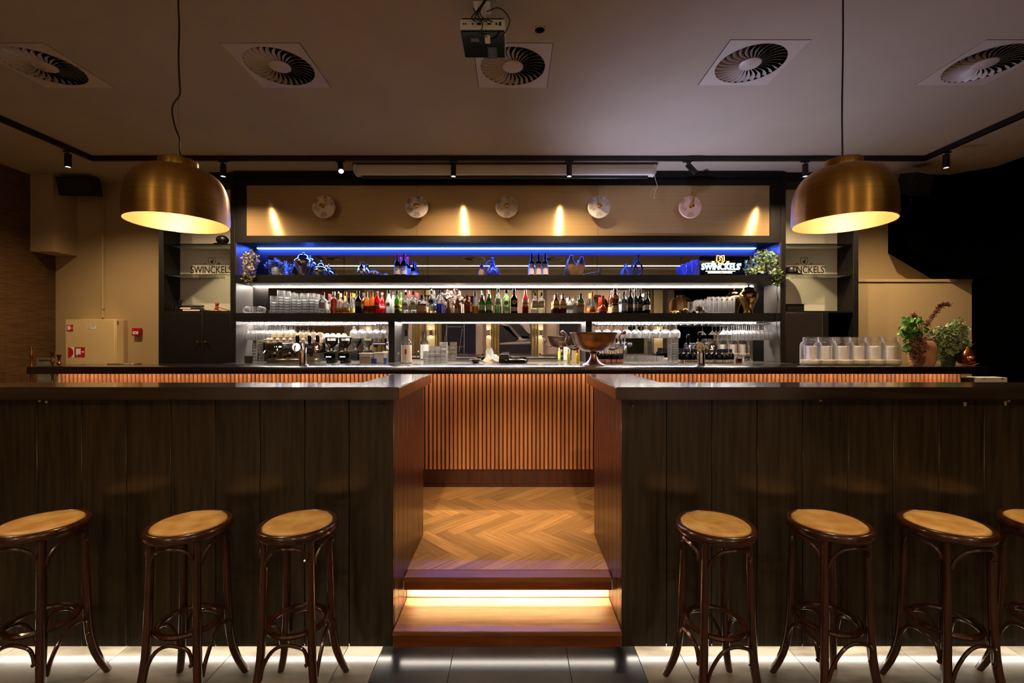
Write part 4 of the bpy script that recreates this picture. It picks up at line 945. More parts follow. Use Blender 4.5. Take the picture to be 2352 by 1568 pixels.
sb(808, 46, 15, 'round', 'bulbous clear bottle added in place of the mirror image behind the yellow-labelled one', D=5.49, cap='#b87028', lbl='#d8c060', lz=(.1, .3), capz=.82)  # solid bottle added where the mirror image of its neighbour shows
sb(823, 50, 15, 'wine', 'dark brown cream liqueur bottle with oval picture label', glass=drk, cap='#14100e', lbl='#4a2c20', lz=(.3, .5), emb=('#a89070', '#3a2010'), ez=.44)
sb(842, 47, 14, 'tall', 'peach-coloured bottle with brown-red label, left of two', glass=liquid('#e0a060', .7), cap='#b08858', lbl='#8a2a20', lz=(.12, .38), capz=.8)
sb(854.5, 47, 13, 'tall', 'peach-coloured bottle with brown-red label touching the red bottle', glass=liquid('#e0a060', .7), cap='#b08858', lbl='#8a2a20', lz=(.12, .38), capz=.8)
sb(866.5, 50, 12, 'tall', 'bright red bitter bottle with white lettering band', glass=liquid('#c8101c', .6), cap='#e0d8d0', lbl='#a81020', lz=(.3, .5), band=('#e8d8d0', .3, .5), capz=.92)
sb(893, 52, 15, 'taper', 'frosted white coconut liqueur bottle with round yellow emblem', glass='frosted', cap='#161616', emb=('#c8b480', '#806030'), ez=.4)
sb(912, 51, 12, 'wine', 'green and yellow whiskey bottle right of the frosted white bottle', glass=liquid('#6a9a30', .6), liq=liquid('#b0a020', .7), fill=.35, cap='#0c4a1c', lbl='#b8b060', lz=(.2, .45), band=('#1a4a1a', .3, .6))
sb(932, 56, 18, 'squat', 'clear rum bottle with round red emblem and metal pourer', cap='#a01c24', lbl='#d8d0c8', lz=(.2, .45), emb=('#e0d0c8', '#a82830'), ez=.42, pour=True)
sb(950, 49, 18, 'squat', 'clear rum bottle with red cap and round emblem, no pourer', cap='#a01c24', lbl='#d8d0c8', lz=(.2, .45), emb=('#e0d0c8', '#a82830'), ez=.45)
sb(969.5, 40, 22, 'squat', 'squat square amber liqueur bottle with black cap', liq=amber, fill=.55, cap='#241410', lbl='#d8b890', lz=(.15, .45), sq=6, capz=.8)
sb(991, 60, 13, 'tall', 'slim clear vodka bottle with dark blue label and pourer', cap='#30405a', lbl='#28304e', lz=(.42, .62), pour=True, band=('#b8bcc8', .1, .25))
sb(1009, 51, 14, 'tall', 'clear bottle half full of bright blue curacao', liq=liquid('#0a50d8', .75), fill=.45, cap='#1c2030')
# carved bottle, dried twig bottle, pink flowers in white vase
D = 5.40; X = PX(1030, D)
tag(obj('carved_bottle', MB().lathe([(0, 0), (.024, 0), (.034, .02), (.035, .06), (.028, .09), (.016, .11), (.02, .125), (.02, .14), (.012, .15), (.014, .163), (0, .165)], 20, (X, D, ZB)), 'tan', smooth=60), 'small brown carved bottle at the left of the flower vase', 'bottle')
D = 5.38; X = PX(1051, D)
t = thing('decanter', 'small golden brown bottle with a cream paper label among dried twigs', 'bottle', (X, D, ZB))
obj('glass_body', MB().lathe([(0, 0), (.036, 0), (.038, .01), (.038, .075), (.03, .10), (.022, .125), (.02, .16), (.012, .175), (0, .175)], 18, (X, D, ZB)), liquid('#9a6a30', .7), t)
obj('label', MB().box(X - .028, X + .028, D - .040, D - .0385, ZB + .01, ZB + .065), paint('#b89058'), t)
D = 5.44; X = PX(1040, D)
t = thing('flower_vase', 'white vase with a big bunch of pale pink petals on the middle shelf', 'flowers', (X, D, ZB))
obj('vase', MB().lathe([(0, 0), (.025, 0), (.032, .03), (.026, .08), (.018, .1), (.022, .11), (.018, .108), (0, .09)], 20, (X, D, ZB)), 'china', t)
fl_ = MB(); rnd = random.Random(21)
for (px_, py, rr) in ((1024, 675, .045), (1035, 690, .035), (1047, 672, .05), (1022, 695, .03), (1054, 682, .035), (1038, 680, .04), (1030, 668, .03), (1046, 665, .028)):
    cxp, czp = PX(px_, D), PZ(py, D)
    for k in range(9):
        a = rnd.uniform(0, 6.28); e = rnd.uniform(-.9, .9); dr = Vector((math.cos(a) * math.cos(e), math.sin(a) * math.cos(e) * .7, math.sin(e)))
        p0 = Vector((cxp, D, czp)); u_ = dr.orthogonal().normalized(); v_ = dr.cross(u_)
        vs = [p0]; m_ = 7
        for j in range(m_):
            b_ = (j / (m_ - 1) - .5) * 2.0; vs.append(p0 + dr * rr * (.9 + .15 * math.sin(j * 2.3)) * math.cos(b_ * .7) + u_ * rr * b_ * .55 + v_ * rr * .18 * math.sin(j * 1.9))
        fl_.add(vs, [(0, j + 1, j + 2) for j in range(m_ - 1)])
o = obj('petals', fl_, 'pink', t, smooth=60); o['kind'] = 'stuff'
fs_ = MB()
for px_, py in ((1024, 675), (1047, 672), (1054, 682), (1035, 690)): fs_.tube([(X, D, ZB + .09), (PX(px_, D), D, PZ(py, D))], .002, 4)
obj('stems', fs_, 'stem', t)
tw_ = MB(); bd_ = MB(); D2 = 5.44
for i in range(16):
    a = rnd.uniform(-.3, .9); l_ = rnd.uniform(.08, .15); p0 = Vector((PX(1053, D2), D2, ZB + .13)); p1 = p0 + Vector((math.sin(a) * l_, rnd.uniform(-.03, .03), math.cos(a) * l_ * .7)); tw_.tube([p0, p1], .001, 3); bd_.sphere(p1, .006, 5, 4)
t = thing('dried_twigs', 'dried twigs with tan buds leaning right of the pink petals', 'dried flowers', (PX(1053, D2), D2, ZB + .13))
o = obj('twig', tw_, 'stem', t); o['kind'] = 'stuff'; o = obj('bud', bd_, paint('#b0946a', .8), t); o['kind'] = 'stuff'
obj('holder', MB().lathe([(0, -.13), (.016, -.13), (.016, -.06), (.012, 0), (0, 0)], 12, (PX(1053, D2) + .045, D2 + .04, ZB + .13)).tube([(PX(1053, D2) + .045, D2 + .04, ZB + .125), (PX(1053, D2), D2, ZB + .135)], .002, 4), 'china', t)
sb(1073, 40, 16, 'gin', 'copper-brown bottle right of the flowers', glass=liquid('#7a3814', .75), cap='#6a3418', lbl='#7a4424', lz=(.2, .5))
sb(1091, 48, 15, 'onion', 'pear-shaped clear bottle of yellow liqueur with black stopper', liq=liquid('#d8a010', .7), fill=.38, cap='#1a1610', capz=.8)
sb(1107, 49, 15, 'gin', 'green gin bottle with pourer, left of a pair', glass=liquid('#0c8a2c', .5), cap='#a8a49c', lbl='#c8c8b4', lz=(.22, .48), pour=True, emb=('#8a1c14',), ez=.70)
sb(1123, 51, 15, 'gin', 'green gin bottle with pourer, right of a pair', glass=liquid('#0c8a2c', .5), cap='#a8a49c', lbl='#c8c8b4', lz=(.22, .48), pour=True, emb=('#8a1c14',), ez=.70)
sb(1107, 50, 13, 'squat', 'clear bottle standing behind the green gin pair', D=5.50, cap='#161616')
sb(1144, 56, 14, 'tall', 'tall clear vodka bottle with dark cap and faint label', cap='#1c1c1c', lbl='#c8ccd0', lz=(.35, .6), band=('#a03038', .3, .42))
sb(1144, 64, 10, 'wine', 'green bottle with pourer standing behind the tall vodka', D=5.50, glass=liquid('#5aa028', .6), cap='#2a5a20', pour=True)
sb(1163, 53, 17, 'wine', 'pale green vermouth bottle with round emblem', glass=liquid('#bcd8a0', .35), cap='#2a2c28', lbl='#c4d0b0', lz=(.12, .3), emb=('#b8b4a0', '#701c20'), ez=.45)
sb(1181, 55, 16, 'wine', 'dark brown vermouth bottle with round emblem', glass=drk, cap='#1c1414', lbl='#c8b8b0', lz=(.12, .28), emb=('#c8c0b4', '#701c20'), ez=.47)
sb(1207, 53, 14, 'tall', 'rosy red vermouth bottle with white and orange labels', glass=liquid('#c84448', .45), liq=liquid('#b01420', .7), fill=.28, cap='#d8a8a0', lbl='#e0d0cc', lz=(.35, .62), band=('#b08080', .2, .5))
sb(1229, 46, 16, 'squat', 'clear liqueur bottle with pale gold label, left of a pair', cap='#241c18', lbl='#c8bc84', lz=(.3, .62), band=('#e0d8b0', .3, .6), sq=5)
sb(1244, 46, 15, 'squat', 'clear liqueur bottle with pale gold label, right of a pair', cap='#241c18', lbl='#c8bc84', lz=(.3, .62), band=('#e0d8b0', .3, .6), sq=5)
sb(1277.5, 43, 17, 'flask', 'dark rum bottle with cream label, left of a pair', glass=liquid('#5a1c08', .8), cap='#c0b0a4', lbl='#d8c088', lz=(.3, .68), sq=4, band=('#5a3010', .4, .5))
sb(1293.5, 43, 15, 'flask', 'dark rum bottle with cream label, right of a pair', glass=liquid('#5a1c08', .8), cap='#c0b0a4', lbl='#d8c088', lz=(.3, .68), sq=4, band=('#5a3010', .4, .5))
sb(1308, 37, 15, 'squat', 'frosted pale green bottle with round stopper', glass='frosted', cap='#b8a890', lbl='#c8c8b0', lz=(.25, .5))
sb(1320.5, 36, 10, 'squat', 'small white bottle next to the dark green herbal liqueur', glass=clr, cap='#b89c70', lbl='#e4e0d8', lz=(.05, .65))
sb(1334, 44, 17, 'flask', 'dark green herbal liqueur bottle with orange band and round green emblem', glass=liquid('#14200c', .85), cap='#18301a', lbl='#b8a890', lz=(.08, .58), band=('#c84818', .55, .75), emb=('#4a6a30', '#c0a860'), ez=.66, sq=4)
sb(1361, 48, 15, 'round', 'clear bulb-necked bottle with orange and yellow fruit label', cap='#b87028', lbl='#d8b030', lz=(.10, .34), band=('#c85018', 0, .4), capz=.78)
sb(1385, 39, 18, 'onion', 'round orange-brown liqueur bottle with red wax cap', glass=liquid('#b04010', .65), cap='#a81c14', lbl='#6a1010', lz=(.12, .3), band=('#d0a070', .3, .6), capz=.72)
sb(1413, 55, 17, 'monk', 'brown monk-shaped bottle with cream label', glass=liquid('#5a2c0c', .85), cap='#2a1a12', lbl='#c8a47c', lz=(.08, .42), emb=('#b09060',), ez=.67)
sb(1433, 48, 11, 'wine', 'clear grey wine bottle with pale blue label', glass=liquid('#5a6470', .5), cap='#2a2c30', lbl='#b8c4d8', lz=(.15, .5))
for i, (x, h, lab) in enumerate(((1448, 55, 'tall black wine bottle, left of three'), (1460, 56, 'tall black wine bottle, middle of three'), (1470, 55, 'tall black wine bottle, right of three'))):
    sb(x, h, 12, 'wine', lab, D=5.42 + .06 * (i % 2), glass=liquid('#0a0a0c', .93), cap='#0c0c0e', lbl='#1c1418', lz=(.15, .5), band=('#6a5848', .3, .7))
sb(1487, 48, 13, 'wine', 'black sparkling wine bottle with white label', glass=liquid('#0a0a0c', .93), cap='#141216', lbl='#c8c0bc', lz=(.2, .42))
sb(1480, 45, 9, 'wine', 'dark wine bottle partly behind the white-labelled one', D=5.50, glass=liquid('#1a2018', .8), cap='#a8a8a8', lbl='#a8a8a8', lz=(.2, .42))
sb(760, 36, 9, 'squat', 'small clear bottle with a pale label just left of the orange liqueur', D=5.49, cap='#d87070', lbl='#d8d8d8', lz=(.1, .4))
# tumblers
OR = ['first', 'second', 'third', 'fourth', 'fifth', 'sixth', 'seventh', 'eighth', 'ninth', 'tenth', 'eleventh', 'twelfth', 'thirteenth']
LV = ['bottom', 'second from the bottom', 'third up', 'fourth up', 'fifth up', 'sixth up', 'seventh up', 'eighth up', 'topmost']
def tumb(r, h): return MB().lathe([(0, .004), (r * .82, .004), (r * .86, 0), (r * .90, .004), (r, h), (r - .0025, h), (r * .86, .010), (0, .010)], 14)
_t = tumb(.040, .085); _t = MB()
for (pr_) in ([(0, .004), (.033, .004), (.0345, 0), (.036, .006), (.0395, .055), (.040, .085), (.0375, .085), (.036, .055), (.033, .012), (0, .012)],):
    _t.lathe(pr_, 24)
    _t.v = [(x * (1 + (.035 if (i % 24) % 2 else 0) * (.01 < z < .06)), y * (1 + (.035 if (i % 24) % 2 else 0) * (.01 < z < .06)), z) for i, (x, y, z) in enumerate(_t.v)]
tm = tag(obj('tumbler', _t, 'glassware', smooth=25), 'x', 'glass')
first = [True]
def tum(x, y, z, label, group, sc=1, rx=0, rz=0):
    if first[0]: o = tm; first[0] = False
    else: o = tm.copy(); C.objects.link(o)
    o.location = (x, y, z); o.rotation_euler = (rx, 0, rz); o.scale = (sc, sc, sc); o['label'] = label; o['group'] = group; return o
g1 = 'stacked tumblers on the middle shelf'; lab1 = 'clear tumbler in the tall stacks at the left of the middle shelf'
for si, (cx_, D, n_) in enumerate(((629, 5.40, 5), (645, 5.40, 7), (659, 5.48, 7), (675, 5.40, 6), (686, 5.48, 6), (699, 5.40, 6), (716, 5.40, 6), (726, 5.48, 6))):
    for k in range(n_): tum(PX(cx_, D) + .001 * ((k * 7) % 3), D, ZB + .001 + k * .032, 'clear tumbler, %s in the %s middle-shelf stack' % (LV[k], OR[si]), g1)
for i, (x, rx, rz) in enumerate(((562, 1.45, .8), (575, 0, 0), (588, 0, 0), (600, 0, 0), (607, 1.45, -.6))):
    tum(PX(x, 5.27), 5.27 + (.02 if i in (0, 4) else 0), ZB + (.001 if rx == 0 else .036), ('tipped-over clear tumbler at the far left of the middle shelf' if i == 0 else 'tipped-over clear tumbler leaning at the tall stacks' if i == 4 else 'clear upright tumbler, %s of the low row at the left shelf end' % OR[i - 1]), 'loose tumblers at the left end', .92, rx, rz)
g2 = 'tumblers stacked on the back counter'
for row, (y0, n_, x0) in enumerate(((0, 4, 980), (0, 4, 986))):
    for k in range(4):
        for lv in range((2, 3, 3, 4)[k]):
            tum(PX(x0 + k * 12.5 - row * 3, 5.06 + row * .1), 5.06 + row * .1, BC + .001 + lv * .05, 'clear tumbler, %s, %s column, %s row beside the vodka bottle' % (LV[lv], OR[k], ('front', 'rear')[row]), g2, .95)
for k in range(9): tum(PX(1550, 5.05), 5.05, BC + .001 + k * .026, 'clear tumbler, %s in the front tall stack beside the right taps' % LV[k], 'tall tumbler stack', .9)
for k in range(9): tum(PX(1541, 5.14), 5.14, BC + .001 + k * .024, 'clear tumbler, %s in the rear tall stack beside the right taps' % LV[k], 'tall tumbler stack', .9)
for k in range(9): tum(PX(598, 5.16), 5.16, BC + .001 + k * .03, 'clear glass cup, %s in the tall stack by the espresso machine' % LV[k], 'cup stack by the coffee machine', .9)
for k in range(5): tum(PX(586, 5.22), 5.22, BC + .001 + k * .035, 'clear glass cup, %s in the short stack by the espresso machine' % LV[k], 'cup stack by the coffee machine', .9)
for j in range(2):
    for k in range(8): tum(PX(1437 + k * 11 + 4 * j, 5.18 + .12 * j), 5.18 + .12 * j, BC + .001, 'clear tumbler, %s from the left in the %s row right of the small wine bottles' % (OR[k], ('front', 'rear')[j]), 'loose tumblers on the right of the back counter', .85)
for k in range(4): tum(PX(1684 + k * 9, 5.2), 5.2 + .09 * (k % 2), BC + .001, 'clear tumbler right of the dark wine bottles, %s from the left' % OR[k], 'tumblers by the copper mug', .8)
# tall engraved glasses
tg_ = thing('beer_glass', 'x', 'glass', (0, 0, 0))
obj('glass_body', MB().lathe([(0, .006), (.024, .006), (.026, 0), (.028, .006), (.036, .20), (.0335, .20), (.025, .016), (0, .016)], 18), 'glassware', tg_)
obj('crest', MB().front([(-.008, .172), (.008, .172), (.008, .16), (0, .152), (-.008, .16)], -.0365, -.0355), paint('#7a5048'), tg_)
for k in range(10):
    o = tg_ if k == 0 else dup(tg_, (0, 0, 0)); D = 5.37 + .10 * (k % 2); o.location = (PX(1632 + (k // 2) * 11.5 + (k % 2) * 3, D), D, ZB + .001)
    o['label'] = 'tall clear beer glass with dark crest, %s of the %s row by the gold jar' % (OR[k // 2], ('front', 'rear')[k % 2]); o['group'] = 'beer glasses on the middle shelf'
for k in range(3):
    D = 5.44; o = tag(obj('goblet', MB().lathe([(0, 0), (.028, 0), (.028, .003), (.006, .008), (.006, .03), (.03, .06), (.038, .11), (.034, .165), (.032, .165), (.035, .11), (.027, .064), (0, .036)], 18, (PX(1601 + k * 11, D), D + .03 * (k % 2), ZB)), 'glassware', smooth=60), 'clear goblet behind the metal flower ornament, %s from the left' % OR[k], 'glass', 'goblets behind the flower ornament')
# gold shell, metal flower, ginger jars
D = 5.36; X = PX(1570, D)
sh_ = MB(); 
for i in range(26):
    a = i / 25 * 2.1 * PI; rr = .008 + .034 * (i / 25); 
P = [(X + .012 - math.cos(i / 25 * 2.1 * PI) * (.008 + .036 * i / 25), D, ZB + .040 + math.sin(i / 25 * 2.1 * PI) * (.006 + .022 * i / 25)) for i in range(26)]
sh_.tube(P, [.007 + .020 * (i / 25) for i in range(26)], 10)
tag(obj('nautilus_ornament', sh_, 'goldglaze', smooth=60), 'gold spiral shell ornament on the middle shelf', 'ornament')
D = 5.34; X = PX(1606, D); fl_ = MB(); rnd = random.Random(5)
for i in range(42):
    a = i * 2.4; e = .1 + 1.3 * (i / 42); dr = Vector((math.cos(a) * math.cos(e), math.sin(a) * math.cos(e), math.sin(e))); p0 = Vector((X, D, ZB + .035)); u_ = dr.orthogonal().normalized(); l_ = .062
    fl_.add([p0, p0 + dr * l_ * .6 + u_ * .013, p0 + dr * l_, p0 + dr * l_ * .6 - u_ * .013, p0 + dr * l_ * .55 + dr.cross(u_) * .006], [(0, 1, 4), (1, 2, 4), (2, 3, 4), (3, 0, 4)])
t = thing('flower_ornament', 'brown spiky metal flower ornament in front of the goblets', 'ornament', (X, D, ZB))
obj('petals', fl_, 'rust', t)['kind'] = 'stuff'; obj('base', MB().lathe([(0, 0), (.03, 0), (.034, .01), (.02, .035), (0, .04)], 14, (X, D, ZB)), 'rust', t)
def ginger(px_, D, z, h, r, lab, mat, seg=36, fat=0):
    X = PX(px_, D); t = thing('ginger_jar', lab, 'jar', (X, D, z))
    if not fat: body = [(0, 0), (.42, 0), (.50, .015), (.46, .08), (.50, .18), (.68, .34), (.92, .50), (1, .60), (.97, .68), (.80, .74), (.55, .765), (.52, .785), (0, .785)]; lid = [(.60, .775), (.66, .782), (.64, .80), (.58, .805), (.57, .84), (.5, .88), (.3, .915), (.1, .93), (.08, .94), (.13, .955), (.13, .975), (.05, 1.0), (0, 1.0)]
    else: body = [(0, 0), (.5, 0), (.6, .03), (.85, .18), (1, .34), (.97, .46), (.75, .58), (.45, .645), (0, .65)]; lid = [(.48, .62), (.52, .64), (.5, .68), (.4, .75), (.2, .82), (.08, .85), (.07, .87), (.12, .90), (.1, .95), (0, 1)]
    obj('body', MB().lathe([(a * r, b * h) for a, b in body], seg, (X, D, z)), mat, t, smooth=60)
    obj('lid', MB().lathe([(0, lid[0][1] * h)] + [(a * r, b * h) for a, b in lid], seg, (X, D, z)), mat, t, smooth=60)
ginger(1719, 5.36, ZB, .345, .103, 'tall gold glazed lidded jar at the right end of the middle shelf', 'goldglaze')
# ---------------------------------------------------------------- top blue-lit shelf
ZT = S1t; DT = 5.44
ginger(697, DT, ZT, .305, .108, 'tall silver glazed lidded jar on the blue-lit shelf', 'silver')
ginger(737.5, DT - .02, ZT, .21, .094, 'low wide silver lidded jar right of the tall silver one', 'silver', fat=1)
def tb(x, h, w_, st, lab, D=DT, glass=None, **kw): return bottle(kw.pop('name', 'wine_bottle'), lab, 'bottle', x, D, ZT, h, w_, st, glass or liquid('#08080c', .93), **kw)
gw = 'wine bottles on the blue-lit shelf'
tb(912.5, 55, 14, 'wine', 'red-capped wine bottle on the blue shelf, left of the pair', cap='#b02038', lbl='#d8d0c8', lz=(.15, .5), emb=('#6a88a0', '#c8a040'), ez=.38, group=gw, capz=.74)
tb(928, 55, 14, 'wine', 'red-capped wine bottle on the blue shelf, right of the pair', cap='#b02038', lbl='#d8d0c8', lz=(.15, .5), emb=('#6a88a0', '#c8a040'), ez=.38, group=gw, capz=.74)
tb(950, 38, 13, 'wine', 'small dark bottle with a bright label right of the red-capped pair', D=5.48, cap='#7a4088', lbl='#98b8d8', lz=(.1, .42), group=gw)
for i, x in enumerate((1221, 1237, 1252.5)):
    tb(x, 56, 13, 'wine', 'black-capped red wine bottle with cream label, %s of three' % ('left', 'middle', 'right')[i], cap='#101018', lbl='#d0c4b4', lz=(.14, .58), band=('#a89a88', .55, .62), group=gw)
D = DT; X = PX(831, D)
tag(obj('round_decanter', MB().lathe([(0, 0), (.035, 0), (.05, .02), (.058, .07), (.05, .115), (.028, .145), (.02, .155), (.024, .165), (.022, .185), (.026, .195), (0, .197)], 28, (X, D, ZT)), 'silver', smooth=60), 'round dark metallic flask with a stopper on the blue-lit shelf', 'bottle')
def urchin(px_, D, s_, lab):
    X = PX(px_, D); t = thing('pumpkin_ornament', lab, 'ornament', (X, D, ZT)); mb = MB(); n_ = 40; vs = []; fs = []
    for j in range(9):
        e = PI * j / 8
        for k in range(n_):
            a = 2 * PI * k / n_; rr = s_ * (1 + .09 * math.cos(8 * a)) * math.sin(e); vs.append((X + rr * math.cos(a), D + rr * math.sin(a), ZT + s_ * .8 - s_ * .8 * math.cos(e)))
    for j in range(8):
        for k in range(n_): fs.append((j * n_ + k, j * n_ + (k + 1) % n_, (j + 1) * n_ + (k + 1) % n_, (j + 1) * n_ + k))
    mb.add(vs, fs); obj('body', mb, 'rust', t, smooth=80)
    obj('fin', MB().front([(X - s_ * .9, ZT + s_ * .9), (X - s_ * 1.45, ZT + s_ * 1.2), (X - s_ * 1.2, ZT + s_ * .6)], D - .004, D + .004).front([(X + s_ * .9, ZT + s_ * .9), (X + s_ * 1.45, ZT + s_ * 1.2), (X + s_ * 1.2, ZT + s_ * .6)], D - .004, D + .004).front([(X - .01, ZT + s_ * 1.55), (X, ZT + s_ * 1.85), (X + .012, ZT + s_ * 1.55)], D - .004, D + .004), 'rust', t)
urchin(859, DT, .058, 'ribbed pewter ball ornament right of the round flask'); urchin(886, DT, .034, 'small ribbed pewter ornament beside the larger one')
# rippled vase with artificial foliage between ivy and jar
X = PX(637, 5.46)
t = thing('rippled_vase', 'pale rippled vase with leafy sprays, left of the silver jars', 'vase', (X, 5.46, ZT))
obj('body', MB().lathe([(0, 0), (.04, 0)] + [(.045 + .018 * math.sin(PI * i / 22) + .003 * (i % 2), .195 * i / 22) for i in range(23)] + [(.035, .2), (0, .19)], 28, (X, 5.46, ZT)), 'bluecer', t, smooth=30)
plant(t, leaves((X, 5.44, ZT + .15), (.14, .05, .07), 170, .034, 31, root=(X, 5.46, ZT + .19), falls=(.10, 0, -.12, .3)), 'greyleaf')
# ceramic pin, glass jug, horned vase, gavel, ring vases, crystal vases
X = PX(1106, DT); tag(obj('skittle_bottle', MB().lathe([(0, 0), (.03, 0), (.038, .03), (.036, .07), (.022, .105), (.018, .12), (.02, .13), (.024, .14), (.02, .155), (.011, .165), (.011, .195), (0, .197)], 20, (X, DT, ZT)), 'tan', smooth=60), 'tan skittle-shaped bottle left of the glass jug', 'bottle')
X = PX(1132, DT); t = thing('glass_jug', 'round clear glass jug with a loop handle on the blue-lit shelf', 'jug', (X, DT, ZT))
obj('glass_body', MB().lathe([(0, 0), (.04, 0), (.062, .02), (.08, .065), (.072, .105), (.045, .14), (.022, .165), (.017, .20), (.018, .235), (.028, .25), (.026, .25), (.015, .235), (.014, .20), (.02, .165), (.04, .138), (.066, .104), (.074, .065), (.058, .024), (0, .006)], 28, (X, DT, ZT)), glassy('pale_jug_glass', '#d8dcf4', .06, '#d0d8f0', .5), t, smooth=60)
obj('handle', MB().tube(bez([(X - .018, DT, ZT + .205), (X - .05, DT, ZT + .205), (X - .085, DT, ZT + .17), (X - .082, DT, ZT + .13), (X - .066, DT, ZT + .11)], 5), .007, 8), glassy('pale_handle_glass', '#dce0f4', .15, '#d0d8f0', .5), t)
D = 5.42; X = PX(1322, D); hv = []
outl = [(-.04, 0), (.045, 0), (.095, .04), (.112, .09), (.108, .14), (.094, .19), (.088, .245), (.052, .245), (.047, .20), (.036, .172), (.012, .160), (-.012, .172), (-.03, .205), (-.033, .262), (-.072, .262), (-.088, .20), (-.105, .14), (-.11, .09), (-.09, .04)]
bm = bmesh.new(); vs = [bm.verts.new((X + a, D - .045, ZT + b)) for a, b in outl]; f = bm.faces.new(vs); rext = bmesh.ops.extrude_face_region(bm, geom=[f])
bmesh.ops.translate(bm, vec=(0, .09, 0), verts=[v for v in rext['geom'] if isinstance(v, bmesh.types.BMVert)]); bmesh.ops.recalc_face_normals(bm, faces=bm.faces[:])
bmesh.ops.bevel(bm, geom=[e for e in bm.edges if abs(e.verts[0].co.y - e.verts[1].co.y) < 1e-4], offset=.016, segments=4, affect='EDGES', profile=.5); bm.verts.index_update()
hm = MB(); hm.v = [tuple(v.co) for v in bm.verts]; hm.f = [[v.index for v in f_.verts] for f_ in bm.faces]; bm.free()
tag(obj('horned_vase', hm, 'rust', smooth=60), 'bulging pewter vase with two horn-like necks on the blue-lit shelf', 'vase')
g0 = Vector((PX(1337, 5.27), 5.27, ZT + .012)); g1_ = Vector((PX(1376, 5.27), 5.27, ZT + .048))
t = thing('mallet', 'dark mallet resting with raised head right of the horned vase', 'mallet', g0)
obj('handle', MB().tube([g0, g1_], .008, 8), 'matblack', t)
ax = Vector((.10, 0, .995)).normalized(); obj('head', MB().tube([g1_ - ax * .045, g1_ - ax * .03, g1_ + ax * .03, g1_ + ax * .04], [.018, .021, .021, .018], 14), 'matblack', t)
def ringv(px_, D, h, w_, lab, mat):
    X = PX(px_, D); t = thing('ring_vase', lab, 'vase', (X, D, ZT)); n_ = 28; hb_ = h * .68
    P = [(X + w_ / 2 * .82 * math.sin(2 * PI * i / n_) * (1 - .22 * max(0, math.cos(2 * PI * i / n_))), D, ZT + .018 + hb_ / 2 + (hb_ / 2 - .012) * math.cos(2 * PI * i / n_)) for i in range(n_)]
    obj('ring', MB().tube(P, .011, 8, closed=True), mat, t)
    obj('neck', MB().lathe([(0, hb_), (.010, hb_), (.009, h * .86), (.016, h), (.012, h), (0, h * .97)], 16, (X, D, ZT)), mat, t)
    obj('foot', MB().lathe([(0, 0), (w_ * .48, 0), (w_ * .46, .008), (.014, .018), (0, .02)], 20, (X, D, ZT)), mat, t)
ringv(1440, 5.48, .185, .10, 'small blue-grey open ring vase', 'bluecer'); ringv(1466, DT, .275, .118, 'larger dark open ring vase on a round foot', 'matblack')
cg = glassy('crystal', '#dcd8ee', .18, '#c8c4e0', .5)
X = PX(1572, 5.46); tag(obj('crystal_vase', MB().lathe([(0, .01), (.03, .01), (.032, 0), (.036, .01), (.036, .06), (.044, .11), (.047, .165), (.043, .165), (.032, .06), (0, .02)], 16, (X, 5.46, ZT)), cg, smooth=10), 'short cut-crystal tumbler vase left of the neon sign', 'vase')
X = PX(1597, 5.46); tag(obj('crystal_vase', MB().lathe([(0, .01), (.04, .01), (.042, 0), (.045, .01), (.05, .215), (.046, .215), (.04, .02), (0, .02)], 14, (X, 5.46, ZT)), cg, smooth=10), 'tall straight glass vase next to the neon sign', 'vase')
# neon sign
D = 5.24; xc = PX(1657, D)
t = thing('neon_sign', "lit beer sign reading SWINCKELS' with an orange shield on the blue-lit shelf", 'sign', (xc, D, ZT))
obj('backing', MB().box(PX(1609, D), PX(1712, D), D + .02, D + .03, ZT + .002, PZ(588, D)), glassy('smoky_acrylic', '#787a84', .12, '#101018', .3, rim=.1), t)
obj('foot', MB().box(PX(1625, D), PX(1690, D), D - .02, D + .05, ZT, ZT + .002), 'black', t)
text('lettering', "SWINCKELS'", .098, 'neonwhite', t, (xc + .005, D + .012, PZ(618.5, D)), width=PX(1703, D) - PX(1612, D), extrude=.004, bold=.0015)
text('lettering', 'SUPERIOR PILSNER', .024, 'neonyellow', t, (PX(1655, D), D + .012, PZ(627, D)), width=PX(1684, D) - PX(1628, D), extrude=.003, bold=.0008)
obj('neon_line', MB().box(PX(1622, D), PX(1690, D), D + .01, D + .016, PZ(622.8, D), PZ(621.8, D)), 'neonyellow', t)
obj('neon_line', MB().box(PX(1622, D), PX(1646, D), D + .01, D + .016, PZ(604.5, D), PZ(603.5, D)), 'neonyellow', t)
obj('neon_line', MB().box(PX(1667, D), PX(1690, D), D + .01, D + .016, PZ(604.5, D), PZ(603.5, D)), 'neonyellow', t)
shp = [(1648, 586), (1656, 588), (1664, 586), (1665, 598), (1661, 602), (1656, 605), (1651, 602), (1647, 598)]
obj('neon_shield', MB().tube([(PX(a, D), D + .01, PZ(b, D)) for a, b in shp], .0045, 6, closed=True).tube(bez([(PX(a, D), D + .01, PZ(b, D)) for a, b in ((1652, 599), (1656, 596), (1653, 592), (1658, 590), (1661, 594), (1659, 600))], 3), .0032, 5), 'neonorange', t)
obj('neon_light', MB().box(PX(1636, D), PX(1642, D), D + .01, D + .016, PZ(601.5, D), PZ(599.5, D)).box(PX(1670, D), PX(1676, D), D + .01, D + .016, PZ(601.5, D), PZ(599.5, D)), 'neonyellow', t)
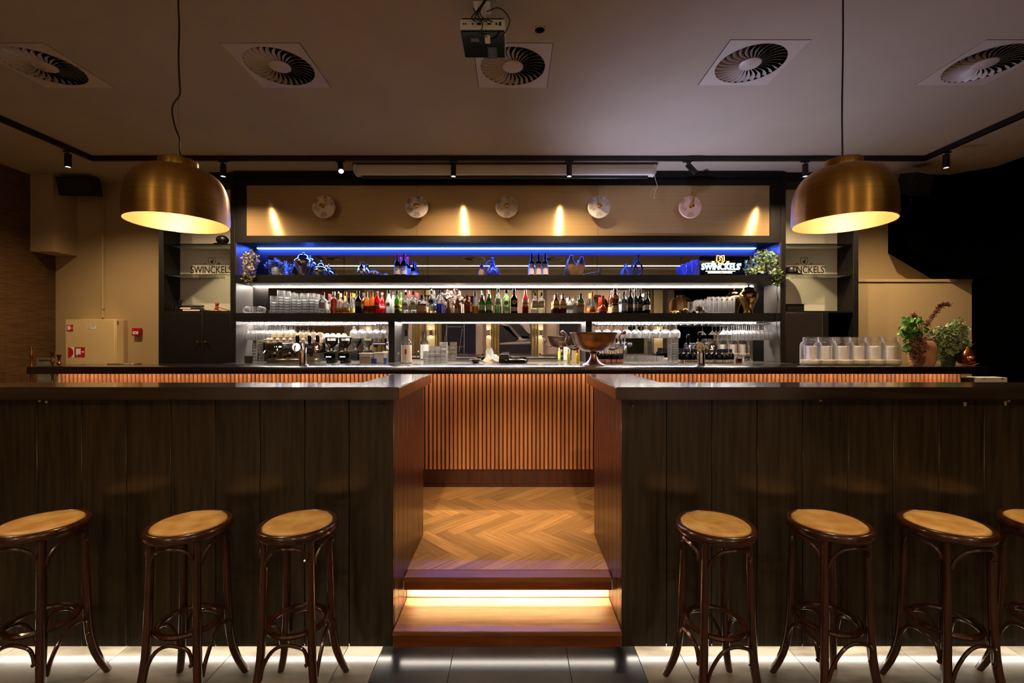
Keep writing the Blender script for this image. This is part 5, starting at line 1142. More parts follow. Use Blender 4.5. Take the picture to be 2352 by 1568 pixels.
# trailing ivies
D = 5.26; X = PX(575, D)
t = thing('trailing_ivy', 'dusty trailing ivy hanging over the left end of the blue-lit shelf', 'plant', (X, D, ZT))
obj('pot', MB().lathe([(0, 0), (.035, 0), (.045, .08), (.04, .08), (0, .07)], 16, (X, D + .03, ZT)), 'darkgrey', t)
plant(t, leaves((X, D, ZT + .175), (.10, .07, .12), 330, .028, 41, root=(X, D + .03, ZT + .08)), 'greyleaf')
plant(t, leaves((PX(582, D), D - .09, ZT - .0), (.085, .035, .14), 260, .028, 42, root=(X, D - .02, ZT + .1)), 'greyleaf')
D = 5.27; X = PX(1757, D)
t = thing('trailing_ivy', 'green and white trailing ivy hanging over the right end of the blue-lit shelf', 'plant', (X, D, ZT))
obj('pot', MB().lathe([(0, 0), (.035, 0), (.045, .08), (.04, .08), (0, .07)], 16, (X, D + .03, ZT)), 'darkgrey', t)
plant(t, leaves((X, D, ZT + .17), (.15, .07, .13), 300, .038, 51, root=(X, D + .03, ZT + .08)), 'leafvar')
plant(t, leaves((PX(1727, D), D - .08, ZT + .05), (.13, .03, .045), 90, .036, 52, root=(X, D - .02, ZT + .1)), 'leafvar')
plant(t, leaves((PX(1774, D), D - .09, ZT - .02), (.07, .03, .13), 120, .036, 53, root=(X, D - .02, ZT + .1)), 'leafvar')
# power cable of the sign
xa = X2 - .02
tag(obj('power_cable', MB().tube(bez([(xa - .035, 5.165, S1b), (xa - .045, 5.163, S1b - .12), (xa - .03, 5.163, S1b - .2), (xa - .05, 5.163, S2t + .02), (xa - .05, 5.162, S2b - .02), (xa - .03, 5.16, S2b - .2), (xa - .01, 5.16, S2b - .3), (xa + .0, 5.16, BC + .02)], 5), .0035, 6).tube([(xa - .036, 5.163, S1b - .17), (xa - .032, 5.163, S1b - .21)], .007, 8), 'black'), 'thin black power cable hanging past the right shelf ends', 'cable')
# ---------------------------------------------------------------- hanging glasses and rails
def rack(a, b, side):
    xa_, xb_ = PX(a, 5.25), PX(b, 5.25); t = thing('glass_rack', 'wire hanging rack under the middle shelf, %s' % side, 'glass rack', ((xa_ + xb_) / 2, 5.3, S2b - .03)); mb = MB(); x = xa_
    while x <= xb_:
        for dx in (-.016, .016):
            obj('rail', MB().tube([(x + dx, 5.20, S2b - .001), (x + dx, 5.20, S2b - .030), (x + dx, 5.44, S2b - .030), (x + dx, 5.44, S2b - .001)], .0028, 5), 'chrome', t)
        x += .082
    obj('cross_rod', MB().tube([(xa_ - .02, 5.32, S2b - .0355), (xb_ + .02, 5.32, S2b - .0355)], .0025, 5), 'chrome', t)
rack(566, 888, 'left side'); rack(1366, 1770, 'right side')
GP = {'flute': (.155, [(0, 0), (.030, 0), (.030, .002), (.004, .006), (.0035, .085), (.012, .095), (.026, .120), (.031, .150), (.030, .19), (.026, .232), (.0245, .232), (.0285, .19), (.0293, .150), (.024, .121), (0, .098)]),
      'tulip': (.2, [(0, 0), (.032, 0), (.032, .002), (.004, .006), (.0035, .075), (.014, .085), (.034, .112), (.040, .142), (.037, .175), (.031, .205), (.0295, .205), (.0355, .175), (.0385, .142), (.032, .113), (0, .089)]),
      'bowl': (.2, [(0, 0), (.035, 0), (.035, .002), (.005, .006), (.004, .08), (.018, .086), (.043, .106), (.052, .135), (.050, .165), (.043, .20), (.0415, .20), (.0485, .165), (.0505, .135), (.041, .108), (0, .09)]),
      'cone': (.2, [(0, 0), (.034, 0), (.034, .002), (.004, .006), (.0035, .085), (.006, .09), (.052, .15), (.0505, .15), (.004, .094), (0, .093)])}
for k_, (h_, pr) in GP.items():
    GP[k_] = None; GP[k_] = [pr, None]
def hang(kind, px_, D, lab, grp):
    pr, me = GP[kind]
    if me is None:
        o = obj('stem_glass', MB().lathe([(a * .9, -b * .83) for a, b in pr], 14), 'glassware', smooth=60); GP[kind][1] = o
    else: o = me.copy(); C.objects.link(o)
    o.location = (PX(px_, D), D, S2b - .020); tag(o, lab, 'glass', grp)
for ri, D in enumerate((5.24, 5.33, 5.42)):
    rn_ = ('front', 'middle', 'rear')[ri]
    for k in range(8): hang('flute', 567 + k * 11.6 + (D - 5.24) * 40, D, 'narrow hanging wine glass, %s of the %s row in the far left block' % (OR[k], rn_), 'hanging narrow glasses, far left')
    if D < 5.4:
        for k in range(2): hang('tulip', 656 + k * 12 + (D - 5.24) * 40, D, 'hanging tulip glass, %s of the %s row above the coffee cups' % (OR[k], rn_), 'hanging tulip glasses above the cups')
    for k in range(5): hang('tulip', 816 + k * 17.2 - (D - 5.24) * 30, D, 'hanging tulip glass, %s of the %s row left of the post' % (OR[k], rn_), 'hanging tulip glasses left of the post')
    for k in range(9): hang('bowl', 1370 + k * 22.5 + (D - 5.24) * 20, D, 'round hanging wine glass, %s of the %s row right of the trophy bowl' % (OR[k], rn_), 'hanging round glasses right of the post')
    for k in range(9): hang('flute', 1697 + k * 9.3 - (D - 5.24) * 60, D, 'hanging flute glass, %s of the %s row in the far right block' % (OR[k], rn_), 'hanging flutes, far right')
for k in range(3): hang('cone', 1662 + k * 9, 5.24 + .09 * k, 'hanging cone-shaped cocktail glass, %s from the left' % OR[k], 'hanging cocktail glasses')
# ---------------------------------------------------------------- coffee machine and back counter things
D = 5.10; x0, x1 = PX(606, D), PX(728, D); z0, z1 = BC, PZ(787, D)
t = thing('espresso_machine', 'wide steel espresso machine with small round lights behind the left beer taps', 'coffee machine', ((x0 + x1) / 2, 5.2, BC))
obj('top_body', MB().box(x0, x1, D, D + .22, z1 - .10, z1, .01), 'steel', t)
obj('front_panel', MB().box(x0 + .03, x1 - .03, D - .008, D + .0, z1 - .085, z1 - .02, .003), paint('#3a3430', .3, .6), t)
obj('back_panel', MB().box(x0 + .06, x1 - .02, D + .10, D + .21, z0 + .012, z1 - .10), 'steel', t)
obj('drip_tray', MB().box(x0 + .05, x1, D - .05, D + .10, z0, z0 + .045, .005), 'steel', t)
for xx in (x0 - .004, x1): obj('side_plate', MB().box(xx, xx + .004, D - .005, D + .22, z1 - .11, z1 + .005), 'blackgloss', t)
obj('dial', MB().lathe([(0, 0), (.018, 0), (.018, .01), (0, .011)], 18).xf(Matrix.Translation((x0 + .05, D - .009, z1 - .045)) @ Matrix.Rotation(PI / 2, 4, 'X')), 'black', t)
for q_ in (632, 637): obj('indicator', MB().lathe([(0, 0), (.005, 0), (0, .003)], 10).xf(Matrix.Translation((PX(q_, D), D - .009, z1 - .045)) @ Matrix.Rotation(PI / 2, 4, 'X')), 'greenled', t)
for q_ in (628, 662, 700):
    x = PX(q_, D); gh = obj('group_head', MB().lathe([(0, 0), (.03, 0), (.032, .015), (.03, .03), (0, .03)], 18, (x, D + .04, z1 - .135)), 'chrome', t)
    obj('portafilter', MB().tube([(x, D + .03, z1 - .142), (x, D - .01, z1 - .143), (x + .01, D - .10, z1 - .155)], [.02, .009, .011], 10), 'blackgloss', gh)
obj('steam_wand', MB().tube(bez([(x0 + .02, D - .01, z1 - .09), (x0 + .01, D - .04, z1 - .12), (x0 - .03, D - .05, z1 - .12), (x0 - .04, D - .05, z1 - .18), (x0 - .045, D - .05, z1 - .21)], 4), .005, 8), 'chrome', t)
obj('cup_rail', MB().tube([(x0 + .02, D + .01, z1 + .03), (x1 - .02, D + .01, z1 + .03)], .004, 6).tube([(x0 + .02, D + .01, z1), (x0 + .02, D + .01, z1 + .03)], .004, 6).tube([(x1 - .02, D + .01, z1), (x1 - .02, D + .01, z1 + .03)], .004, 6), 'chrome', t)
obj('lettering_plate', MB().box(PX(624, D), PX(645, D), D - .052, D - .050, z0 + .012, z0 + .03), 'darkgrey', t)
cup = thing('coffee_cup', 'x', 'cup', (0, 0, 0))
obj('cup_body', MB().lathe([(0, .058), (.018, .058), (.02, .054), (.026, .05), (.036, .03), (.039, .0), (.037, 0), (.034, .028), (0, .048)], 18), 'china', cup, smooth=60)
obj('handle', MB().tube(bez([(.035, 0, .035), (.052, 0, .038), (.054, 0, .018), (.038, 0, .012)], 4), .0035, 6), 'china', cup)
rnd = random.Random(9); fc = True
for j, (n_, yy, zz_) in enumerate(((9, D + .05, 0), (9, D + .14, 0), (8, D + .06, .06), (8, D + .15, .06))):
    for k in range(n_):
        px_ = 626 + k * 14.5 + (7 if j > 1 else 0) - (8 if j == 1 else 0); o = cup if fc else dup(cup, (0, 0, 0)); fc = False
        if px_ > 742: continue
        o.location = (PX(px_, yy) + .0, yy, z1 + .001 + zz_); o.rotation_euler = (0, 0, rnd.uniform(0, 6.28))
        o['label'] = 'white coffee cup, %s of the %s row on the espresso machine' % (OR[k], ('lower front', 'lower rear', 'upper front', 'upper rear')[j]); o['group'] = 'white cups on the espresso machine'
def grinder(px_, lab, scale=1):
    D = 5.08; X = PX(px_, D); t = thing('coffee_grinder', lab, 'coffee grinder', (X, D + .05, BC))
    body = MB().box(X - .045, X + .045, D + .01, D + .12, BC, PZ(806, D), .008); obj('body', body, 'black', t)
    wd = MB().prism([(X - .05, D - .03), (X + .05, D - .03), (X + .055, D + .02), (X - .055, D + .02)], PZ(822, D), PZ(811, D)); obj('head', wd, 'blackgloss', t)
    for q_ in range(4): obj('display_mark', MB().box(X - .026 + q_ * .015, X - .018 + q_ * .015, D - .0325, D - .0305, PZ(819.8, D), PZ(818, D)), 'display', t)
    obj('fork', MB().tube([(X - .018, D + .01, PZ(825, D)), (X - .018, D - .05, PZ(829, D)), (X + .018, D - .05, PZ(829, D)), (X + .018, D + .01, PZ(825, D))], .004, 6), 'chrome', t)
    obj('collar', MB().lathe([(0, 0), (.03, 0), (.026, .03), (0, .03)], 20, (X, D + .06, PZ(806, D))), 'steel', t)
    zc = PZ(800, D)
    obj('hopper', MB().lathe([(.022, 0), (.035, .02), (.068, .06), (.072, .12), (.070, .12), (.066, .061), (.033, .022), (.020, .002)], 24, (X, D + .06, zc)), 'glass', t)
    obj('beans', MB().lathe([(0, .003), (.020, .003), (.032, .024), (.062, .060), (.064, .082), (.03, .088), (0, .086)], 20, (X, D + .06, zc)), 'coffee', t)
    obj('lid', MB().lathe([(0, .138), (.04, .135), (.072, .125), (.074, .12), (0, .12)], 24, (X, D + .06, zc)), 'darkgrey', t)
grinder(757, 'coffee grinder with clear hopper next to the espresso machine'); grinder(789, 'coffee grinder with beans, right of the other grinder')
D = 5.02
X = PX(571, D); t = thing('knock_box', 'small dark container at the left end of the back counter', 'container', (X, D, BC))
obj('body', MB().lathe([(0, 0), (.038, 0), (.042, .08), (.038, .08), (0, .07)], 20, (X, D, BC)), 'darkgrey', t)
x0, x1 = PX(824, D), PX(852, D)
t = thing('food_tub', 'translucent tub of brown nuts right of the grinders', 'tub', ((x0 + x1) / 2, D + .06, BC))
obj('tub', MB().prism([(x0 + .008, D), (x1 - .008, D), (x1 - .008, D + .12), (x0 + .008, D + .12)], BC, BC + .10), glassy('milky_plastic', '#e8e0d8', .5, '#e8e2da', .25, .2), t)
obj('contents', MB().box(x0 + .011, x1 - .011, D + .003, D + .117, BC + .003, BC + .065), 'nuts', t)
obj('lid', MB().box(x0, x1, D - .008, D + .128, BC + .10, BC + .112, .003), 'whiteplastic', t)
x0, x1 = PX(856, D), PX(882, D); t = thing('storage_box', 'empty white plastic box with lid beside the nut tub', 'box', ((x0 + x1) / 2, D + .1, BC))
obj('tub', MB().box(x0 + .006, x1 - .006, D + .03, D + .15, BC, BC + .105, .004), glassy('milky_plastic2', '#ece8e4', .55, '#ece6e0', .25, .2), t); obj('lid', MB().box(x0, x1, D + .024, D + .156, BC + .105, BC + .117, .003), 'whiteplastic', t)
tag(obj('blue_tin', MB().box(PX(853, 4.97), PX(865, 4.97), 4.955, 4.985, BC, BC + .055, .003), paint('#28308a', .4)), 'small dark blue tin in front of the white box', 'tin')
tag(obj('blue_cup', MB().lathe([(0, 0), (.018, 0), (.022, .06), (.02, .06), (0, .05)], 16, (PX(885, 4.97), 4.975, BC)), paint('#5068b8', .3)), 'small light blue cup beside the left shelf post', 'cup')
# middle: vodka bottle, towels, printer...
bottle('vodka_bottle', 'large clear vodka bottle with white label right of the left post', 'bottle', 933.5, 5.02, BC, 76, 24, 'squat', 'bottleglass', cap='#141214', lbl='#dcd8d4', lz=(.03, .55), capz=.82)
vb = bpy.data.objects['vodka_bottle']; obj('red_mark', MB().box(PX(929.5, 4.96), PX(934, 4.96), 4.9575, 4.959, BC + .10, BC + .155), 'signred', vb)
bottle('spirit_bottle', 'small clear bottle with chrome pourer beside the large vodka bottle', 'bottle', 915, 5.0, BC, 24, 9, 'squat', 'bottleglass', cap='#c8c8c8')
X = PX(1092, 5.05); t = thing('snack_bowl', 'dark patterned bowl of nuts on the back counter', 'bowl', (X, 5.05, BC))
obj('bowl', MB().lathe([(0, 0), (.03, 0), (.065, .035), (.068, .045), (.062, .04), (.03, .008), (0, .006)], 24, (X, 5.05, BC)), paint('#2a2420', .3), t); obj('contents', MB().lathe([(0, .012), (.04, .012), (.06, .036), (.03, .046), (0, .048)], 16, (X, 5.05, BC)), 'nuts', t)
rnd = random.Random(3)
def crumple(cx_, D, z, sx, sy, sz, seed):
    r_ = random.Random(seed); mb = MB(); n_ = 18; vs = []; fs = []
    for j in range(8):
        e = PI / 2 * j / 7
        for k in range(n_):
            a = 2 * PI * k / n_; q_ = 1 + .22 * math.sin(3 * a + j + seed) + .12 * math.sin(7 * a - 2 * j) + r_.uniform(-.06, .06); vs.append((cx_ + sx * q_ * math.cos(a) * math.cos(e), D + sy * q_ * math.sin(a) * math.cos(e), z + max(0, sz * math.sin(e) * (1 + .2 * math.sin(5 * a + seed)))))
    for j in range(7):
        for k in range(n_): fs.append((j * n_ + k, j * n_ + (k + 1) % n_, (j + 1) * n_ + (k + 1) % n_, (j + 1) * n_ + k))
    fs.append(tuple(range(n_ - 1, -1, -1))); return mb.add(vs, fs)
tag(obj('bar_towel', crumple(PX(1126, 5.04), 5.04, BC, .085, .05, .06, 1), 'cloth', smooth=60), 'crumpled white bar towels left of the receipt printer', 'towel')
tag(obj('plastic_bag', crumple(PX(1121, 5.16), 5.16, BC, .04, .03, .13, 5), 'frosted', smooth=60), 'crumpled clear plastic bag behind the towels', 'bag')
x0, x1 = PX(1146, 5.03), PX(1170, 5.03)
t = thing('receipt_printer', 'small black receipt printer on the back counter', 'printer', ((x0 + x1) / 2, 5.09, BC))
obj('housing', MB().box(x0, x1, 5.03, 5.16, BC, BC + .085, .006), 'black', t); obj('paper_slot', MB().box(x0 + .02, x1 - .02, 5.06, 5.12, BC + .0852, BC + .0875), 'tray', t); obj('paper_roll_cover', MB().box(x0 + .008, x1 - .008, 5.045, 5.15, BC + .0852, BC + .098, .004), 'darkgrey', t)
x0, x1 = PX(1157, 4.98), PX(1213, 4.98); X = (x0 + x1) / 2
t = thing('serving_tray', 'round black tray with a gold sheen right of the receipt printer', 'tray', (X, 4.99, BC))
obj('tray', MB().lathe([(0, 0), (.125, 0), (.138, .02), (.14, .034), (.136, .034), (.132, .02), (.12, .006), (0, .006)], 40, (X, 5.085, BC), sy=.95), 'blackgloss', t, smooth=60); obj('rim', MB().tube([(X + .138 * math.cos(a), 5.085 + .131 * math.sin(a), BC + .035) for a in [2 * PI * i / 36 for i in range(36)]], .003, 6, closed=True), 'silver', t)
for x, c1, c2, lab, h in ((1305.5, '#d8d860', '#e8e8d0', 'yellow-green squeeze bottle behind the trophy bowl', 32), (1326, '#e8c820', '#d02018', 'yellow squeeze bottle with red top behind the trophy bowl', 29)):
    bottle('squeeze_bottle', lab, 'bottle', x, 5.04, BC, h, 8, 'tall', paint(c1, .4), cap=c2, capz=.68)
tag(obj('menu_stand', MB().box(PX(1313, 5.12), PX(1331, 5.12), 5.115, 5.12, BC, BC + .17), 'whiteplastic'), 'upright white card behind the squeeze bottles', 'card')
# small wine bottles (right of trophy)
gq = 'small wine bottles behind the trophy bowl'
mb_src = bottle('small_wine_bottle', 'small wine bottle with pink label, second from the left in the front row', 'bottle', 1398, 5.02, BC, 30, 12, 'wine', liquid('#08060a', .93), cap='#c8c0b8', lbl='#b07874', lz=(.02, .3), group=gq, capz=.68)
for k, (x, D) in enumerate([(1410, 5.02), (1422, 5.02), (1386, 5.09), (1392, 5.09), (1403, 5.1), (1415, 5.1), (1426, 5.1), (1380, 5.02), (1385, 5.16), (1396, 5.17), (1408, 5.17), (1419, 5.17)]): dup(mb_src, (PX(x, D), D, BC), label='small wine bottle with silver neck, %s from the left in the %s row' % (OR[[1, 2, 1, 2, 3, 4, 5, 0, 0, 1, 2, 3][k] if D != 5.1 and D != 5.09 else [0, 0, 0, 1, 2, 3, 4][k]], {5.02: 'front', 5.09: 'middle', 5.1: 'middle'}.get(D, 'rear')))
gd = 'dark wine bottles around the right beer taps'
wsrc = bottle('dark_wine_bottle', 'dark wine bottle with black neck in the group around the right beer taps', 'bottle', 1577, 5.06, BC, 32, 14, 'wine', liquid('#050506', .95), cap='#0c0c10', lbl='#cabfae', lz=(.0, .22), group=gd, capz=.7)
wsrc2 = bottle('dark_wine_bottle', 'dark wine bottle with navy foil neck right of the right beer taps', 'bottle', 1650, 5.03, BC, 32, 15, 'wine', liquid('#050506', .95), cap='#141838', lbl='#a8a49c', lz=(.02, .25), group=gd + ', navy', capz=.68)
wsrc['label'] = 'dark wine bottle left of the right beer tap, left one of the front row'
for k, (x, D) in enumerate(((1591, 5.06), (1566, 5.13), (1584, 5.14), (1598, 5.14), (1563, 5.2), (1575, 5.21), (1588, 5.21), (1601, 5.21))): dup(wsrc, (PX(x, D), D, BC), label='dark wine bottle left of the right beer tap, ' + ['right one of the front row', 'first of the middle row', 'second of the middle row', 'third of the middle row', 'first of the rear row', 'second of the rear row', 'third of the rear row', 'fourth of the rear row'][k])
wsrc2['label'] = 'navy-necked wine bottle right of the right beer tap, second of the front row'
for k, (x, D) in enumerate(((1628, 5.03), (1663, 5.03), (1620, 5.11), (1640, 5.11), (1655, 5.11), (1669, 5.11), (1631, 5.19), (1647, 5.19), (1662, 5.19), (1678, 5.12))): dup(wsrc2, (PX(x, D), D, BC), label='navy-necked wine bottle right of the right beer tap, ' + ['first of the front row', 'third of the front row', 'first of the middle row', 'second of the middle row', 'third of the middle row', 'fourth of the middle row', 'first of the rear row', 'second of the rear row', 'third of the rear row', 'last of the middle row'][k])
bx_ = thing('wine_carton', 'low cream cardboard tray with a zigzag print under the dark wine bottles', 'box', (PX(1585, 5.0), 5.0, BC))
xa_, xb_ = PX(1571, 4.99), PX(1603, 4.99)
obj('card_front', MB().box(xa_, xb_, 4.985, 4.99, BC, BC + .034), 'paper', bx_)
zg = MB()
for k in range(8):
    x = xa_ + .006 + k * (xb_ - xa_ - .012) / 8; w8 = (xb_ - xa_ - .012) / 8
    zg.front([(x, BC + .03), (x + .003, BC + .03), (x + w8 / 2 + .0015, BC + .006), (x + w8 - .003, BC + .03), (x + w8, BC + .03), (x + w8 / 2, BC + .002)][:6], 4.983, 4.985)
obj('printed_zigzag', zg, 'ink', bx_)
tag(obj('copper_mug', MB().lathe([(0, 0), (.03, 0), (.034, .05), (.031, .05), (0, .04)], 20, (PX(1697, 5.02), 5.02, BC)), 'copper'), 'small copper mug right of the dark wine bottles', 'mug')
t = thing('wire_stand', 'thin chrome wire loop at the right end of the back counter', 'stand', (PX(1717, 5.05), 5.05, BC))
obj('loop', MB().tube([(PX(1706, 5.05) + .055 - .055 * math.cos(a), 5.05, BC + .002 + .045 * math.sin(a)) for a in [PI * i / 14 for i in range(15)]], .003, 6), 'chrome', t)
# ---------------------------------------------------------------- cabinets' contents
D = 5.33; z = zf(713.7)
t = thing('book_pile', 'old papers and ledgers piled in the left display cabinet', 'books', (PX(447, D), D, z)); t.name = 'ledger'
t['label'] = 'thick black ledger at the bottom of the pile in the left cabinet'; t['category'] = 'book'
obj('cover', MB().box(PX(428, D), PX(470, D), D - .07, D + .08, z, z + .022, .003), 'black', t)
obj('pages', MB().box(PX(430, D), PX(468, D), D - .073, D + .07, z + .004, z + .018), 'paper', t)
t = thing('ledger', 'brown folder lying on the black ledger in the left cabinet', 'book', (PX(447, D), D, z + .022), rz=0)
obj('cover', MB().box(PX(421, D), PX(461, D), D - .06, D + .07, z + .0225, z + .045, .004), paint('#3a2418', .6), t)
obj('pages', MB().box(PX(423, D), PX(446, D), D - .064, D + .06, z + .027, z + .041), 'paper', t)
t = thing('ledger', 'grey rolled leather case on top of the folder in the left cabinet', 'book', (PX(443, D), D, z + .046))
obj('cover', MB().tube([(PX(419, D), D, z + .072), (PX(467, D), D, z + .062)], .016, 12), paint('#3c3c38', .6), t)
tag(obj('opera_glasses', MB().lathe([(0, 0), (.018, 0), (.022, .03), (.016, .08), (.02, .12), (.018, .14), (0, .14)], 14, (PX(414, D), D, z)).lathe([(0, 0), (.018, 0), (.02, .03), (.014, .07), (0, .08)], 14, (PX(404, D), D, z)), 'black'), 'black binoculars standing left of the ledgers', 'binoculars')
D = 5.30; gx, gz = PX(499, D), z
t = thing('gavel', 'wooden gavel lying on its block in the left display cabinet', 'gavel', (gx, D, gz))
blk = obj('sound_block', MB().lathe([(0, 0), (.055, 0), (.06, .006), (.055, .014), (0, .014)], 24, (PX(494, D), D, gz), sx=1.1), paint('#8a4a24', .35), t)
ax = Vector((.12, 0, 1)).normalized(); hc = Vector((gx - .005, D, gz + .058))
obj('head', MB().tube([hc - ax * .043, hc - ax * .036, hc - ax * .022, hc - ax * .02, hc + ax * .02, hc + ax * .022, hc + ax * .036, hc + ax * .043], [.018, .022, .022, .017, .017, .022, .022, .018], 16), paint('#9a4c24', .3), t)
obj('handle', MB().tube([hc, hc + Vector((.05, 0, -.018)), hc + Vector((.105, 0, -.035)), hc + Vector((.14, 0, -.045))], [.007, .008, .007, .009], 10), paint('#b8743c', .3), t)
D = 5.28; X = PX(511, D)
t = thing('riding_helmet', 'black domed hat on the upper glass shelf of the left cabinet', 'hat', (X, D, zf(558.5)))
obj('crown', MB().sphere((X, D, zf(558.5) + .055), .066, 18, 12, sz=.8), 'black', t); obj('brim', MB().lathe([(0, .006), (.085, .004), (.09, .0075), (.06, .016), (0, .02)], 24, (X, D, zf(558.5) - .003)), 'black', t)
t = thing('felt_hat', 'black brimmed hat with buckle band on the lower glass shelf of the right cabinet', 'hat', (PX(1820, 5.3), 5.3, zf(628.5)))
X = PX(1819, 5.3); z_ = zf(628.5)
obj('brim', MB().lathe([(0, .002), (.10, .0), (.118, .006), (.114, .010), (.07, .006), (0, .008)], 32, (X, 5.32, z_ + .001)), 'black', t)
obj('crown', MB().lathe([(0, .095), (.03, .10), (.055, .092), (.068, .07), (.072, .03), (.076, .008), (0, .008)], 28, (X, 5.32, z_), sx=1.0), 'black', t, smooth=60)
obj('hat_band', MB().lathe([(.0755, .012), (.0745, .03)], 28, (X, 5.32, z_)).box(X - .01, X + .02, 5.243, 5.246, z_ + .012, z_ + .03), 'blackgloss', t)
x0, x1 = PX(1806, 5.25), PX(1851, 5.25)
t = thing('steel_pan', 'steel gastronorm pan on the base of the right display cabinet', 'pan', ((x0 + x1) / 2, 5.3, z))
obj('pan', MB().prism([(x0 + .01, 5.25), (x1 - .02, 5.25), (x1 - .02, 5.42), (x0 + .01, 5.42)], z, z + .078), 'steel', t)
obj('rim', MB().box(x0 + .002, x1, 5.24, 5.43, z + .0785, z + .083), 'steel', t)
# ---------------------------------------------------------------- walls: hose cabinet, call point, speakers, pipe
t = thing('fire_hose_cabinet', 'cream metal fire hose cabinet with red pictograms on the left wall', 'cabinet', (-4.97, 5.47, .9))
x0, x1 = PX(150, 5.383), PX(264, 5.383) ; zt = PZ(733, 5.383)
obj('housing', MB().box(x0, x1, 5.40, YB - .001, .95, zt, .003), 'cream', t)
dr_ = obj('door', MB().box(x0 + .001, x1 - .001, 5.383, 5.399, .955, zt - .002, .003), 'cream', t)
obj('lock_plate', MB().box(x1 + .0005, x1 + .003, 5.41, 5.43, zt - .06, zt - .02), 'inkgrey', t)
def sign(px0, px1, py0, py1, D, kind):
    a, b, c, d = PX(px0, D), PX(px1, D), PZ(py1, D), PZ(py0, D); w_ = b - a; h_ = d - c
    s_ = obj('pictogram', MB().box(a, b, D - .002, D - .0002, c, d), 'signred', dr_)
    mb = MB(); y0, y1 = D - .0032, D - .0021
    def bx(u0, u1, v0, v1): mb.box(a + w_ * u0, a + w_ * u1, y0, y1, c + h_ * v0, c + h_ * v1)
    bx(.18, .56, .28, .86); bx(.14, .18, .22, .90); bx(.56, .60, .22, .9); bx(.60, .78, .5, .56); bx(.24, .28, .10, .28)
    mb.lathe([(0, 0), (w_ * .09, 0), (0, .001)], 10).v[-12:] 
    q = [(a + w_ * .84 + w_ * .09 * math.cos(t_), c + h_ * .53 + h_ * .09 * math.sin(t_)) for t_ in [i * PI / 4 for i in range(8)]]
    mb2 = MB(); mb2.v = mb.v[:40]; mb2.f = [f_ for f_ in mb.f if max(f_) < 40]; mb2.front(q, y0, y1); mb2.front([(a + w_ * .2, c + h_ * .06), (a + w_ * .3, c + h_ * .06), (a + w_ * .25, c + h_ * .14)], y0, y1)
    obj('hose_symbol', mb2, 'signwhite', s_)
sign(153.5, 168, 746, 761, 5.383, 0); sign(171.5, 195, 797, 820, 5.383, 0)
a, b = PX(157, 5.383), PX(171, 5.383)
o = obj('half_disc_sign', MB().box(a, b, 5.381, 5.3828, PZ(821, 5.383), PZ(797, 5.383)), 'signwhite', dr_)
xc_, zc_, rr = a, PZ(809, 5.383), .062
obj('red_half_disc', MB().front([(a, zc_ - rr)] + [(a + rr * math.cos(t_), zc_ + rr * math.sin(t_)) for t_ in [-PI / 2 + i * PI / 10 for i in range(1, 10)]] + [(a, zc_ + rr)], 5.3798, 5.3809), 'signred', o)
o = obj('notice_sticker', MB().box(PX(201, 5.383), PX(220, 5.383), 5.3815, 5.3828, PZ(755, 5.383), PZ(746, 5.383)), 'signwhite', dr_)
obj('red_ring', MB().tube([(PX(204.5, 5.38) + .012 * math.cos(t_), 5.381, PZ(751, 5.38) + .012 * math.sin(t_)) for t_ in [i * PI / 6 for i in range(12)]], .0025, 4, closed=True), 'signred', o)
obj('printed_line', MB().box(PX(209, 5.383), PX(219, 5.383), 5.3808, 5.3814, PZ(749, 5.383), PZ(748.3, 5.383)).box(PX(209, 5.383), PX(218, 5.383), 5.3808, 5.3814, PZ(751.5, 5.383), PZ(750.8, 5.383)).box(PX(202, 5.383), PX(219, 5.383), 5.3808, 5.3814, PZ(747, 5.383), PZ(746.4, 5.383)), 'inkgrey', o)
a, b, c, d = PX(310, YB), PX(328, YB), PZ(773, YB), PZ(753, YB)
t = thing('fire_call_point', 'red square fire alarm call point on the beige wall', 'alarm', ((a + b) / 2, YB, c))
obj('housing', MB().box(a, b, YB - .05, YB - .001, c + .01, d, .008), 'red', t); w_ = b - a
p_ = obj('glass_panel', MB().box(a + w_ * .2, b - w_ * .15, YB - .053, YB - .0505, c + .03, c + .063), 'signwhite', t)
obj('symbol', MB().box(a + w_ * .35, a + w_ * .65, YB - .0545, YB - .0532, c + .042, c + .05).box(a + w_ * .42, a + w_ * .58, YB - .0525, YB - .0508, d - .022, d - .015), 'ink', p_)
xp = PX(236, YB - .02)
tag(obj('wall_pipe', MB().tube([(xp, YB - .02, 1.9), (xp, YB - .02, CEIL - .002)], .014, 12), 'wall'), 'thin beige vertical pipe above the fire hose cabinet', 'pipe')
for i, (px_, z_) in enumerate(((236, 2.0), (236, 2.9))): obj('pipe_clip', MB().box(xp - .02, xp + .02, YB - .036, YB - .002, z_, z_ + .012), 'wall', bpy.data.objects['wall_pipe'])
struct('trim_20', MB().box(PX(239, YB), PX(243, YB), YB - .012, YB - .001, .3, CEIL), 'wall')
